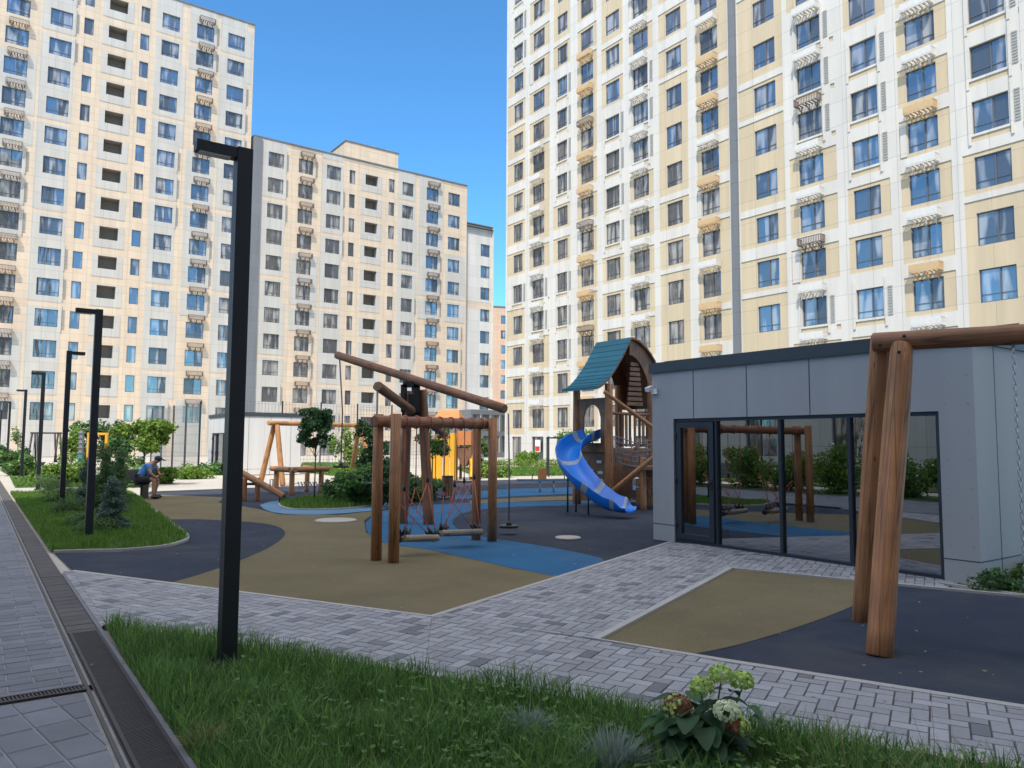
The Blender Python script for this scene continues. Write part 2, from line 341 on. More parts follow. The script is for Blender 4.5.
def smooth(pts, it=2, closed=True):
    for _ in range(it):
        q = []; n = len(pts)
        rngi = range(n) if closed else range(n-1)
        if not closed: q.append(pts[0])
        for i in rngi:
            a = pts[i]; b = pts[(i+1) % n]
            q.append((a[0]*.75+b[0]*.25, a[1]*.75+b[1]*.25)); q.append((a[0]*.25+b[0]*.75, a[1]*.25+b[1]*.75))
        if not closed: q.append(pts[-1])
        pts = q
    return pts
def sheet(name, poly, z, mat, label=None):
    mb = MB(); mb.poly([(p[0], p[1], z) for p in poly])
    me = mb.mesh(name, [mat])
    import bmesh
    bm = bmesh.new(); bm.from_mesh(me); bmesh.ops.triangulate(bm, faces=bm.faces[:])
    for f in bm.faces:
        if f.normal.z < 0: f.normal_flip()
    bm.to_mesh(me); bm.free()
    o = bpy.data.objects.new(name, me); col.objects.link(o)
    return tag(o, label or name.replace('_', ' '), None, None, 'structure')
def strip(name, pts, w, z0, z1, mat, label=None, closed=False, joints=0):
    mb = MB(); n = len(pts)
    def nrm(i):
        a = Vector(pts[i-1] if (i > 0 or closed) else pts[i]); b = Vector(pts[(i+1) % n] if (i < n-1 or closed) else pts[i]); d = (b-a).normalized(); return Vector((-d.y, d.x))
    for i in range(n if closed else n-1):
        j = (i+1) % n; a = Vector(pts[i]); b = Vector(pts[j]); na = nrm(i)*w/2; nb = nrm(j)*w/2
        mb.prism([tuple(a-na), tuple(b-nb), tuple(b+nb), tuple(a+na)], z0, z1)
    return struct(name, mb, [mat], label)
def tiles(mb, regions, ang, pattern, z0, z1, joint=.005, a=.2, b=.1, darkfrac=0, org=(0, 0)):
    ca, sa = math.cos(ang), math.sin(ang)
    def W2(p): return (org[0]+p[0]*ca-p[1]*sa, org[1]+p[0]*sa+p[1]*ca)
    for reg in regions:
        loc = [((p[0]-org[0])*ca+(p[1]-org[1])*sa, -(p[0]-org[0])*sa+(p[1]-org[1])*ca) for p in reg]
        x0 = min(p[0] for p in loc); x1 = max(p[0] for p in loc); y0 = min(p[1] for p in loc); y1 = max(p[1] for p in loc)
        rects = []
        if pattern == 'herring':
            k = b
            for i in range(int(x0/k)-4, int(x1/k)+5):
                for j in range(int(y0/k)-4, int(y1/k)+5):
                    r_ = (i-j) % 4
                    if r_ == 0: rects.append((i*k, j*k, 2*k, k))
                    elif r_ == 3: rects.append((i*k, j*k, k, 2*k))
        else:
            for j in range(int(y0/b)-1, int(y1/b)+2):
                sh = (a/2 if j % 2 else 0) if pattern == 'bond' else 0
                for i in range(int(x0/a)-2, int(x1/a)+2): rects.append((i*a+sh, j*b, a, b))
        for (rx, ry, rw, rh) in rects:
            if rx > x1 or ry > y1 or rx+rw < x0 or ry+rh < y0: continue
            jt = joint/2; q = [(rx+jt, ry+jt), (rx+rw-jt, ry+jt), (rx+rw-jt, ry+rh-jt), (rx+jt, ry+rh-jt)]
            c = clip(q, loc)
            if len(c) < 3 or parea(c) < 2e-4: continue
            cx = sum(p[0] for p in c)/len(c); cy = sum(p[1] for p in c)/len(c)
            dz = random.uniform(-.0012, .0012); ci = [(cx+(p[0]-cx)*(1-.05), cy+(p[1]-cy)*(1-.05)) for p in c]
            n = len(c); base = len(mb.V)
            for p in c: w = W2(p); mb.V.append((w[0], w[1], z0))
            for p in ci: w = W2(p); mb.V.append((w[0], w[1], z1+dz))
            mi = 1 if random.random() < darkfrac else 0
            mb.face(tuple(base+n+i for i in range(n)), mi)
            for i in range(n): j2 = (i+1) % n; mb.face((base+i, base+j2, base+n+j2, base+n+i), mi)

# ------------------------------------------------------------------ grass & leaves
def blades(name, polys, count, hmin, hmax, width, mat, label, z=0, exclude=(), lean=.5, kind='stuff', parent=None, dens=None):
    P = []
    areas = [parea(p) for p in polys]; tot = sum(areas)
    for poly, ar in zip(polys, areas):
        n = int(count*ar/tot); xs = [p[0] for p in poly]; ys = [p[1] for p in poly]; got = 0; tries = 0
        while got < n and tries < n*40:
            tries += 1; x = random.uniform(min(xs), max(xs)); y = random.uniform(min(ys), max(ys))
            if not inside((x, y), poly) or any(inside((x, y), e) for e in exclude): continue
            if dens and random.random() > dens(x, y): continue
            P.append((x, y)); got += 1
    P = np.array(P); n = len(P)
    cl = np.array([noise.noise(Vector((p[0]*2.1, p[1]*2.1, 3))) for p in P]); 
    h = rng.uniform(hmin, hmax, n)*(1+cl*.8); a = rng.uniform(0, 2*np.pi, n); ln = rng.uniform(.05, lean, n)*h
    la = a+rng.normal(0, .8, n); w = width*rng.uniform(.6, 1.2, n)
    dx, dy = np.cos(a)*w/2, np.sin(a)*w/2; lx, ly = np.cos(la+1.57)*ln, np.sin(la+1.57)*ln
    V = np.zeros((n, 5, 3))
    V[:, 0] = np.c_[P[:, 0]-dx, P[:, 1]-dy, np.full(n, z)]; V[:, 1] = np.c_[P[:, 0]+dx, P[:, 1]+dy, np.full(n, z)]
    V[:, 2] = np.c_[P[:, 0]+dx*.8+lx*.35, P[:, 1]+dy*.8+ly*.35, z+h*.6]; V[:, 3] = np.c_[P[:, 0]-dx*.8+lx*.35, P[:, 1]-dy*.8+ly*.35, z+h*.6]
    V[:, 4] = np.c_[P[:, 0]+lx, P[:, 1]+ly, z+h]
    V = V.reshape(-1, 3); b = np.arange(n)*5
    me = bpy.data.meshes.new(name); F = []
    lv = np.concatenate([np.c_[b, b+1, b+2, b+3], np.c_[b+3, b+2, b+4, b+4]], axis=0)
    quads = np.c_[b, b+1, b+2, b+3]; tris = np.c_[b+3, b+2, b+4]
    me.vertices.add(len(V)); me.vertices.foreach_set('co', V.astype(np.float32).ravel())
    me.loops.add(n*7); me.loops.foreach_set('vertex_index', np.concatenate([quads.ravel(), tris.ravel()]).astype(np.int32))
    me.polygons.add(2*n)
    me.polygons.foreach_set('loop_start', np.concatenate([np.arange(n)*4, n*4+np.arange(n)*3]).astype(np.int32))
    me.polygons.foreach_set('loop_total', np.concatenate([np.full(n, 4), np.full(n, 3)]).astype(np.int32))
    me.materials.append(mat); me.update(calc_edges=True)
    o = bpy.data.objects.new(name, me); col.objects.link(o)
    if parent is not None: o.parent = parent
    if kind: tag(o, label, None if parent else 'grass', None, kind)
    return o
def leaves(clumps, n, size, aspect=1.8, up=.25, shell=.45):
    """clumps: (centre, radii). returns V,F arrays for n leaf quads (diamond)"""
    wts = np.array([c[1][0]*c[1][1]*c[1][2] for c in clumps])**(2/3); wts /= wts.sum()
    idx = rng.choice(len(clumps), n, p=wts); C = np.array([c[0] for c in clumps])[idx]; Rr = np.array([c[1] for c in clumps])[idx]
    d = rng.normal(size=(n, 3)); d /= np.linalg.norm(d, axis=1)[:, None]; r = rng.uniform(shell, 1, n)**.6
    r *= 1+.22*np.sin(d[:, 0]*7+idx)*np.cos(d[:, 1]*6+idx*2)+.12*rng.normal(size=n)
    P = C+d*Rr*r[:, None]
    nrm = d*.6+rng.normal(size=(n, 3))*.55; nrm[:, 2] += up; nrm /= np.linalg.norm(nrm, axis=1)[:, None]
    t = np.cross(nrm, rng.normal(size=(n, 3))); t /= np.linalg.norm(t, axis=1)[:, None]; b = np.cross(nrm, t)
    s = size*rng.uniform(.6, 1.3, n)[:, None]
    V = np.stack([P-t*s*.5, P+b*s*.5/aspect-nrm*s*.08, P+t*s*.5, P-b*s*.5/aspect-nrm*s*.08], axis=1).reshape(-1, 3)
    return V, np.arange(4*n).reshape(-1, 4)
def plant(name, loc, clumps, n, size, mat, label, cat, group=None, trunk=None, aspect=1.8, barkmat=None, limbs=None, foliage='foliage'):
    t = thing(name, loc, 0, label, cat, group)
    V, F = leaves(clumps, n, size, aspect); bmesh_arr(foliage, V, F, mat, t)
    mb = MB()
    if trunk: h, r = trunk; mb.tube([(0, 0, -.03), (r*.3, 0, h*.5), (0, r*.4, h)], [r, r*.8, r*.55], 8)
    for c in clumps[:14]:
        z0 = (trunk[0]*random.uniform(.65, .95) if trunk else .05); p = Vector(c[0]); m = Vector((p.x*.45, p.y*.45, z0+(p.z-z0)*.5)); r = (trunk[1]*.4 if trunk else .012)
        mb.tube([(0, 0, z0), m, p], [r, r*.7, r*.3], 5)
    mb.build('trunk' if trunk else 'stem', M['bark'] if barkmat is None else barkmat, t)
    return t
def blobs(n, R0, zc, rz, cr, seed=0):
    rr = random.Random(seed); out = []
    for i in range(n):
        a = rr.uniform(0, 6.28); q = R0*math.sqrt(rr.random()); z = zc+rz*rr.uniform(-1, 1)
        k = 1-.5*abs(z-zc)/max(rz, .01); s = cr*rr.uniform(.7, 1.3)
        out.append(((math.cos(a)*q*k, math.sin(a)*q*k, z), (s, s, s*.8)))
    return out

#==GROUND==
# ------------------------------------------------------------------ world & sun
SUN_AZ = R(258); SUN_EL = R(52)
w = bpy.data.worlds.new('World'); scene.world = w; w.use_nodes = True
nt = w.node_tree; sky = nt.nodes.new('ShaderNodeTexSky'); sky.sky_type = 'NISHITA'; sky.sun_disc = False
sky.sun_elevation = SUN_EL; sx, sy = math.cos(SUN_AZ), math.sin(SUN_AZ); sky.sun_rotation = math.atan2(sx, sy)
sky.air_density = .85; sky.dust_density = .3; sky.ozone_density = 7; sky.altitude = 100
bg = nt.nodes['Background']; bg.inputs[1].default_value = .15
Nw, Lw = nt.nodes, nt.links
tint = Nw.new('ShaderNodeMix'); tint.data_type = 'RGBA'; tint.blend_type = 'MULTIPLY'; tint.inputs[0].default_value = 1; tint.inputs[7].default_value = (.50, .84, .90, 1); Lw.new(sky.outputs[0], tint.inputs[6])
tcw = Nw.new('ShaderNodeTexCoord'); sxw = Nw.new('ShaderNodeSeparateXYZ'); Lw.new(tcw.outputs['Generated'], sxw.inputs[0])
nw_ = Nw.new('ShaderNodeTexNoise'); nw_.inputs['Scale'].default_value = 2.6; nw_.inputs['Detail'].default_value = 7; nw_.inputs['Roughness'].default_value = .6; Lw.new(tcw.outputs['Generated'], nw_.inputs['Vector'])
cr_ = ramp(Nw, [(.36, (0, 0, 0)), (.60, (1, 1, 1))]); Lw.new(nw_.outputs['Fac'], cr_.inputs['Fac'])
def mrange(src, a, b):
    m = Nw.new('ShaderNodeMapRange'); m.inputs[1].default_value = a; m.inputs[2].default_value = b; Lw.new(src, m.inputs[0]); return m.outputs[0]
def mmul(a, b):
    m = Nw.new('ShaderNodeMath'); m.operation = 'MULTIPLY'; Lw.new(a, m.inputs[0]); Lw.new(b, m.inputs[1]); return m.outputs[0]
up_ = mrange(sxw.outputs[2], .45, .7); fade = mrange(sxw.outputs[1], .6, .25)      # white cloud added overhead and behind, out of view, as neutral fill light
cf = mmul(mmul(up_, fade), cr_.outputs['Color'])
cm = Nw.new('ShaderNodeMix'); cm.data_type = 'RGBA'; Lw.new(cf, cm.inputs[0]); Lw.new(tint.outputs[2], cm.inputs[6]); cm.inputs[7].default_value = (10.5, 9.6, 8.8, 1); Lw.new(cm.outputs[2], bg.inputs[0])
sl = bpy.data.lights.new('sun', 'SUN'); so = bpy.data.objects.new('sun', sl); col.objects.link(so)
sl.energy = 2.2; sl.angle = R(.5); sl.color = (1, .94, .84)
so.rotation_euler = Vector((-math.cos(SUN_EL)*sx, -math.cos(SUN_EL)*sy, -math.sin(SUN_EL))).to_track_quat('-Z', 'Y').to_euler()
scene.view_settings.view_transform = 'Standard'; scene.view_settings.look = 'None'; scene.view_settings.exposure = 1.06; scene.view_settings.gamma = 1
scene.render.resolution_x = 1024; scene.render.resolution_y = 768

# ------------------------------------------------------------------ ground
base = MB(); base.quad((-400, -400, -.03), (400, -400, -.03), (400, 400, -.03), (-400, 400, -.03)); struct('ground', base, [M['concrete']], 'pale paved ground of the courtyard')
def gp(*px): return [G(x, y) for x, y in px]
# playground rubber
play = gp((54, 552), (75, 572), (431.6, 618), (565, 577), (670, 543)) + [(9, 20), (12, 36), (2, 34.5), (-5.5, 29.8)] + gp((150, 491), (141, 499), (158, 514), (176, 527), (190, 540), (120, 551))
sheet('playground_rubber', play, -.012, M['navy'], 'dark navy playground rubber')
sheet('khaki_rubber', gp((167, 583), (431.6, 618), (565, 577), (550, 572.5), (514, 568), (484, 561), (455, 555), (426, 548.5), (402, 545.6), (380, 541), (366, 532), (364, 520), (378, 510), (340, 514.5), (280, 514), (255, 508), (232, 504), (218, 502.5), (225, 497), (150, 494), (141, 499), (158, 514)) + smooth(gp((168, 519), (195, 518.8), (223, 520), (250, 521.5), (268, 523.5), (281, 527), (286, 532), (283, 538), (270, 547), (243, 559), (205, 572.5), (167, 583)), 3, False)[:-1], -.008, M['khaki'], 'khaki playground rubber in front of the rope bridge')
sheet('blue_rubber', smooth(gp((380, 541), (402, 545.6), (426, 548.5), (455, 555), (484, 561), (514, 568), (565, 577), (590, 568), (612, 560), (568, 550), (524, 542.5), (490, 538), (462, 532), (450, 522), (462, 512), (500, 507), (560, 505.5), (640, 505), (655, 502), (640, 500.5), (520, 501), (430, 504), (385, 509), (366, 520), (366, 532)), 1), -.005, M['blue'], 'blue playground rubber flowing past the swings')
sheet('khaki_band', gp((470, 500), (560, 496), (655, 496), (655, 499), (560, 500), (470, 503)), -.004, M['khaki'], 'thin khaki band of playground rubber')
sheet('blue_band', gp((455, 494), (500, 489), (655, 485), (655, 492), (560, 494), (455, 499)), -.004, M['blue'], 'far blue band of playground rubber')
sheet('light_blue_ring', smooth(gp((258, 503), (266, 511), (290, 514.5), (330, 514.5), (388, 509), (400, 503), (380, 500), (300, 498)), 1), -.002, M['lightblue'], 'pale blue rubber ring around the planted island')
isl = smooth(gp((277, 505), (287, 509.5), (309, 510), (338, 509.5), (367, 507), (392, 503), (440, 492), (425, 486), (380, 489), (330, 495), (290, 500)), 2)
sheet('island_soil', isl, .012, M['turf'], 'planted island lawn base')
strip('island_kerb', isl, .07, -.02, .03, M['kerb'], 'kerb round the planted island', closed=True)
# herringbone path
pe1 = G(106, 625); pe2 = G(847, 743)
dirp = (Vector(pe2)-Vector(pe1)).normalized(); pe3 = tuple(Vector(pe2)+dirp*6)
up1 = G(72, 572); cor = G(431.6, 618); cor2 = G(595.7, 640.6); lowR = G(1024, 709.7); lowR2 = tuple(Vector(lowR)+(Vector(lowR)-Vector(G(724, 662.5))).normalized()*6)
drR = lambda t: Vector((-3.05, 5.96))+Vector((-.577, .817))*t
mainp = [tuple(drR(-.35)), tuple(pe1), tuple(pe2), pe3, lowR2, lowR, cor2, cor, up1, tuple(drR(4.1))]
regA = [up1, tuple(Vector(up1)+Vector((-.15, -.02))), tuple(Vector(pe1)+Vector((-.05, .03))), pe1, pe2, pe3, lowR2, cor2, cor]
sU = (Vector(up1)-Vector((-1.86, 3.86))).dot(Vector((-.577, .817))); sP = (Vector(pe1)-Vector((-1.86, 3.86))).dot(Vector((-.577, .817)))
def LQ(s_, t_): return tuple(Vector((-1.86, 3.86))+Vector((-.577, .817))*s_+Vector((.817, .577))*t_)
reg0 = [LQ(sU+.02, .262), LQ(sP-.1, .262), pe1, up1]
reg1 = [up1, pe1, tuple(Vector(pe1).lerp(Vector(pe2), .55)), cor]
reg2 = [cor, tuple(Vector(pe1).lerp(Vector(pe2), .55)), pe2, pe3, lowR2, lowR, cor2]
k2a = G(730.5, 569); k2b = G(856, 581); k2c = G(1024, 597)
facL = Vector((3.19, 11.84)) - AX*1.0; facR = Vector((3.19, 11.84))+AX*3.36
doorL = Vector(G(670, 543))
reg3 = [cor, cor2, k2a, tuple(facL+AX*.9+BX*.1), tuple(doorL)]
reg4 = [k2a, tuple(Vector(k2b)), tuple(Vector(k2b)+Vector(k2c)*0+(Vector(k2c)-Vector(k2b)).normalized()*.9), tuple(facR+BX*.05+AX*.15), tuple(facL+AX*.9+BX*.1)]
pv = MB(); pv.poly([(p[0], p[1], .004) for p in reg0], 2)
pv.poly([(p[0], p[1], .004) for p in reg1], 2); pv.poly([(p[0], p[1], .004) for p in reg2], 2); pv.poly([(p[0], p[1], .004) for p in reg3], 2); pv.poly([(p[0], p[1], .004) for p in reg4], 2)
def norm_up(o):
    import bmesh
    bm = bmesh.new(); bm.from_mesh(o.data); bmesh.ops.recalc_face_normals(bm, faces=bm.faces[:]); bm.to_mesh(o.data); bm.free()
tiles(pv, [reg0, reg1, reg2, reg3, reg4], ROT_P, 'herring', .003, .016, .006, .2, .1, .07)
struct('paved_path', pv, [M['paver'], M['paver_dark'], M['joint']], 'grey herringbone paver path')
# edging stones along the path
strip('path_edging', [up1, cor, tuple(Vector(cor).lerp(doorL, 1))], .07, -.02, .02, M['kerb'], 'edging stones along the playground side of the path')
strip('path_edging', [k2c, k2b, k2a, cor2, G(724, 662.5), lowR, lowR2], .07, -.02, .021, M['kerb'], 'edging stones round the swing bay')
strip('path_edging', [pe1, pe2, pe3], .07, -.02, .0215, M['kerb'], 'edging stones along the grass side of the path')
# swing bay
bay = [k2a, cor2, tuple(G(685, 655)), G(724, 662.5), lowR, lowR2, (9.5, 5.2), k2c, k2b]
sheet('swing_bay_rubber', bay, -.006, M['navy'], 'dark navy rubber of the swing bay')
sheet('swing_bay_khaki', gp((730.5, 569), (595.7, 640.6)) + smooth(gp((686, 655), (724, 648), (762, 638), (797, 627), (828, 616), (853, 605.7), (875, 595), (894, 587)), 3, False) + gp((856, 581)), -.002, M['khaki'], 'khaki rubber patch of the swing bay')
# main path on the left with drain
nA = Vector((.817, .577)); dA = Vector((-.577, .817)); L0 = Vector((-1.86, 3.86))
def LP(s, t): return tuple(L0+dA*s+nA*t)       # along / across (right positive)
sl_ = MB()
sl_.poly([(*LP(1.55, 0), .0), (*LP(1.55, -4), .0), (*LP(40, -4), .0), (*LP(40, 0), .0)], 1); sl_.poly([(*LP(1.4, 0), .0), (*LP(-6, 0), .0), (*LP(-6, -4), .0), (*LP(1.4, -4), .0)], 1)
angL = math.atan2(nA.y, nA.x)
tiles(sl_, [[LP(1.56, -.06), LP(1.56, -3.9), LP(34, -3.9), LP(34, -.06)]], angL, 'bond', -.001, .006, .007, .3, .15, 0, tuple(L0))
tiles(sl_, [[LP(1.38, -.06), LP(1.38, -3.9), LP(-5, -3.9), LP(-5, -.06)]], angL-R(9)*0+R(10), 'stack', -.001, .006, .007, .2, .3, 0, tuple(L0))
struct('main_path', sl_, [M['slab'], M['lightjoint']], 'grey slab path running past the lamp posts')
strip('channel_edging', [LP(-5, -.03), LP(34, -.03)], .022, -.02, .010, M['channel'], 'narrow edging of the drain channel on the slab side')
strip('channel_edging', [LP(-5, .245), LP(6.4, .245)], .03, -.02, .014, M['paver_dark'], 'pale edging of the drain channel on the grass side')
ch = MB(); ch.poly([(*LP(-5, 0), .001), (*LP(-5, .23), .001), (*LP(34, .23), .001), (*LP(34, 0), .001)], 1)
tiles(ch, [[LP(3.1, .0), LP(3.1, .23), LP(34, .23), LP(34, .0)]], angL, 'stack', -.0, .013, .006,   .23, .2, 0, tuple(L0))
struct('drain_channel', ch, [M['channel'], M['blackmetal']], 'dark channel of pavers beside the main path')
def grate(name, o, u, v, length, width, label, pitch=.021):
    t = thing(name, (*o, 0), 0, label, 'drain grate'); mb = MB(); u = Vector((*u, 0)); v = Vector((*v, 0)); 
    mb.beam(v*.012, u*length+v*.012, .02, .016); mb.beam(v*(width-.012), u*length+v*(width-.012), .02, .016)
    for sgn, r0, r1 in ((1, .02, width-.02),):
        for i in range(int(length/pitch)):
            a = u*(i*pitch+.006)+v*r0; b = u*(i*pitch+.006+sgn*pitch*.55)+v*r1; mb.beam(a, b, .012, .012)
    for k in range(int(length/.5)+1): mb.beam(u*min(k*.5, length)+v*.01-Vector((0, 0, .003)), u*min(k*.5, length)+v*(width-.01)-Vector((0, 0, .003)), .016, .014)
    o = mb.build('grating', M['grate'], t); o.location.z = .008
    return t
for i in range(16):
    pass
grate('drain_grate', LP(-4, .01), dA, nA, 7.1, .22, 'long dark slotted drain grate between the slab path and the grass')
grate('cross_drain_grate', LP(1.41, -.04), -nA, dA, 3.9, .13, 'narrow dark drain grate crossing the slab path')

# lawns
lawn1 = gp((54, 552), (88, 551), (120, 550.5), (146, 548.5), (168, 546), (182, 542), (188, 539), (186, 534), (176, 527), (158, 514), (141, 499), (129, 492), (80, 490.5)) + [LQ(23.2, .27), LQ(8.9, .27)]
sheet('lawn_base', lawn1, .01, M['turf'], 'planted lawn between the lamp posts and the playground')
strip('lawn_kerb', smooth(gp((54, 552), (88, 551), (120, 550.5), (146, 548.5), (168, 546), (182, 542), (188, 539), (186, 534), (176, 527), (158, 514), (141, 499), (129, 492)), 1, False), .06, -.02, .025, M['kerb'], 'pale kerb round the lamp post lawn')
front = [tuple(Vector(pe1)-dirp*.02), LP(1.75, .262), LP(-3, .245), (1.2, 1.4), (5, 1.4), tuple(Vector(pe3)-QX*.05), tuple(Vector(pe2)-QX*.05)]
front[0] = tuple(Vector(pe1)+Vector((.02, -.05)))
sheet('grass_bed', front, .006, M['turf'], 'soil base of the near grass bed')
LITLAWN = [gp((10, 477), (82, 477), (84, 486), (15, 487)), gp((0, 470), (88, 468), (84, 473), (8, 474.5)), gp((150, 470), (213, 470), (205, 476), (160, 478)),
           gp((302, 463), (372, 463), (372, 474), (330, 475), (300, 471)), gp((455, 468), (655, 466), (655, 474), (560, 475), (475, 476))]
for i, p in enumerate(LITLAWN): sheet('sunlit_lawn', p, -.014, M['turf'], ['sunlit lawn beyond the lamp posts', 'farthest lawn on the left', 'lawn in front of the sports cage', 'lawn behind the orange swing', 'lawn in front of the right tower'][i])
LG = G(226.5, 665)
blades('grass', [front], 70000, .07, .17, .0065, LF['grass'], 'long green grass of the near bed beside the drain', .006, lean=1.05, exclude=[[(LG[0]+.16*math.cos(q), LG[1]-.12+.24*math.sin(q)) for q in (0, 1, 2, 3, 4, 5)]])
blades('lawn_grass', [lawn1], 42000, .05, .10, .012, LF['lawn'], 'mown grass round the second lamp post', .01)
blades('island_grass', [isl], 9000, .06, .12, .02, LF['lawn'], 'grass on the planted island', .012)
blades('far_grass', LITLAWN, 26000, .06, .14, .05, LF['lawn'], 'sunlit grass of the farther lawns', -.014)

#==BUILDINGS==
# ------------------------------------------------------------------ apartment blocks
def facade(mb, rects, openings, x0, x1, z0, z1, steps_open=.25, base=('white', 0), off=0):
    """rects (x0,x1,z0,z1,mat,depth); openings (x0,x1,z0,z1). Faces -y."""
    xs = {x0, x1}; zs = {z0, z1}
    for r in rects: xs |= {max(x0, min(x1, r[0])), max(x0, min(x1, r[1]))}; zs |= {max(z0, min(z1, r[2])), max(z0, min(z1, r[3]))}
    for r in openings: xs |= {r[0], r[1]}; zs |= {r[2], r[3]}
    xs = sorted(round(v, 3) for v in xs); zs = sorted(round(v, 3) for v in zs)
    xs = [v for i, v in enumerate(xs) if i == 0 or v-xs[i-1] > 1e-3]; zs = [v for i, v in enumerate(zs) if i == 0 or v-zs[i-1] > 1e-3]
    nx, nz = len(xs)-1, len(zs)-1; xc = np.array([(xs[i]+xs[i+1])/2 for i in range(nx)]); zc = np.array([(zs[i]+zs[i+1])/2 for i in range(nz)])
    mat = np.full((nx, nz), WK.index(base[0])); dep = np.full((nx, nz), float(base[1])); opn = np.zeros((nx, nz), bool)
    for r in rects:
        ix = np.where((xc > r[0]) & (xc < r[1]))[0]; iz = np.where((zc > r[2]) & (zc < r[3]))[0]
        if len(ix) and len(iz): mat[ix[0]:ix[-1]+1, iz[0]:iz[-1]+1] = WK.index(r[4]); dep[ix[0]:ix[-1]+1, iz[0]:iz[-1]+1] = r[5]
    for r in openings:
        ix = np.where((xc > r[0]) & (xc < r[1]))[0]; iz = np.where((zc > r[2]) & (zc < r[3]))[0]
        opn[ix[0]:ix[-1]+1, iz[0]:iz[-1]+1] = True
    dd = np.where(opn, dep+steps_open, dep)
    for i in range(nx):
        for k in range(nz):
            a, b, c, d = xs[i], xs[i+1], zs[k], zs[k+1]; y = dd[i, k]+off
            if not opn[i, k]: mb.quad((a, y, c), (b, y, c), (b, y, d), (a, y, d), int(mat[i, k]))
            if i+1 < nx and abs(dd[i+1, k]-dd[i, k]) > 1e-4:
                y2 = dd[i+1, k]+off; m_ = WK.index('reveal') if (opn[i, k] or opn[i+1, k]) else int(mat[i, k] if y < y2 else mat[i+1, k])
                mb.quad((b, y, c), (b, y2, c), (b, y2, d), (b, y, d), m_)
            if k+1 < nz and abs(dd[i, k+1]-dd[i, k]) > 1e-4:
                y2 = dd[i, k+1]+off; m_ = WK.index('reveal') if (opn[i, k] or opn[i, k+1]) else int(mat[i, k] if y < y2 else mat[i, k+1])
                mb.quad((a, y, d), (b, y, d), (b, y2, d), (a, y2, d), m_)
def body(mb, x0, x1, z0, z1, depth, mat='grey'):
    m = WK.index(mat); rf = WK.index('roof')
    mb.quad((x0, depth, z0), (x0, 0, z0), (x0, 0, z1), (x0, depth, z1), m); mb.quad((x1, 0, z0), (x1, depth, z0), (x1, depth, z1), (x1, 0, z1), m)
    mb.quad((x1, depth, z0), (x0, depth, z0), (x0, depth, z1), (x1, depth, z1), m); mb.quad((x0, 0, z1-.35), (x1, 0, z1-.35), (x1, depth, z1-.35), (x0, depth, z1-.35), rf)
def winmesh(w, h, mull=True, low=True, off=(0, 0, 0)):
    f = MB(); ox, oy, oz = off; t = .055; d = .06
    f.box((ox, oy, oz+t/2), (w, d, t)); f.box((ox, oy, oz+h-t/2), (w, d, t)); f.box((ox-w/2+t/2, oy, oz+h/2), (t, d, h-2*t)); f.box((ox+w/2-t/2, oy, oz+h/2), (t, d, h-2*t))
    if mull: f.box((ox+w*.06, oy-.005, oz+h/2), (t*1.3, d, h-2*t))
    if low: f.box((ox, oy-.01, oz+h*.24), (w-2*t, .03, .035))
    return f
def windows(root, lst, depth=.17):
    """lst: (xc, z0, w, h, mull). nearest 100 as parts, the rest one stuff part"""
    def key(it):
        p = root.matrix_basis @ Vector((it[0], 0, it[1])); d = p-Vector((0, 0, 1.6)); px = p.x/max(p.y, .1)
        return d.length + (0 if abs(px) < .70 and d.z/max(p.y, .1) < .62 and p.y > 0 else 1000)
    lst = sorted(lst, key=key); cache = {}
    for it in lst[:100]:
        k = it[2:]
        if k not in cache:
            f = winmesh(it[2], it[3], it[4], it[4]).mesh('window', [M['winframe']])
            g = MB(); sp_ = [(-it[2]/2+.04, it[2]*.06-.02), (it[2]*.06+.02, it[2]/2-.04)] if it[4] else [(-it[2]/2+.04, it[2]/2-.04)]
            for (xa, xb) in sp_: g.quad((xa, .012, .04), (xb, .012, .04), (xb, .012, it[3]-.04), (xa, .012, it[3]-.04))
            cache[k] = (f, g.mesh('pane', [M['glass']]))
        o = bpy.data.objects.new('window', cache[k][0]); col.objects.link(o); o.parent = root; o.location = (it[0], depth, it[1])
        p = bpy.data.objects.new('pane', cache[k][1]); col.objects.link(p); p.parent = o
    if len(lst) > 100:
        f = MB()
        for it in lst[100:]:
            w_ = winmesh(it[2], it[3], it[4], it[4], (it[0], depth, it[1])); n = len(f.V); f.V += w_.V
            for F_, uv in zip(w_.F, w_.UV): f.F.append(tuple(i+n for i in F_)); f.MI.append(0); f.UV.append(uv); f.smooth.append(False)
            f.quad((it[0]-it[2]/2+.04, depth+.012, it[1]+.04), (it[0]+it[2]/2-.04, depth+.012, it[1]+.04), (it[0]+it[2]/2-.04, depth+.012, it[1]+it[3]-.04), (it[0]-it[2]/2+.04, depth+.012, it[1]+it[3]-.04), 1)
        o = f.build('window', [M['winframe'], M['glass']], root); o['kind'] = 'stuff'
M['basket'] = {k: simple('basket_'+k, c, .6, .1, 5) for k, c in (('white', (.62, .61, .58)), ('beige', (.55, .38, .2)), ('brown', (.16, .12, .10)))}
BK = {}
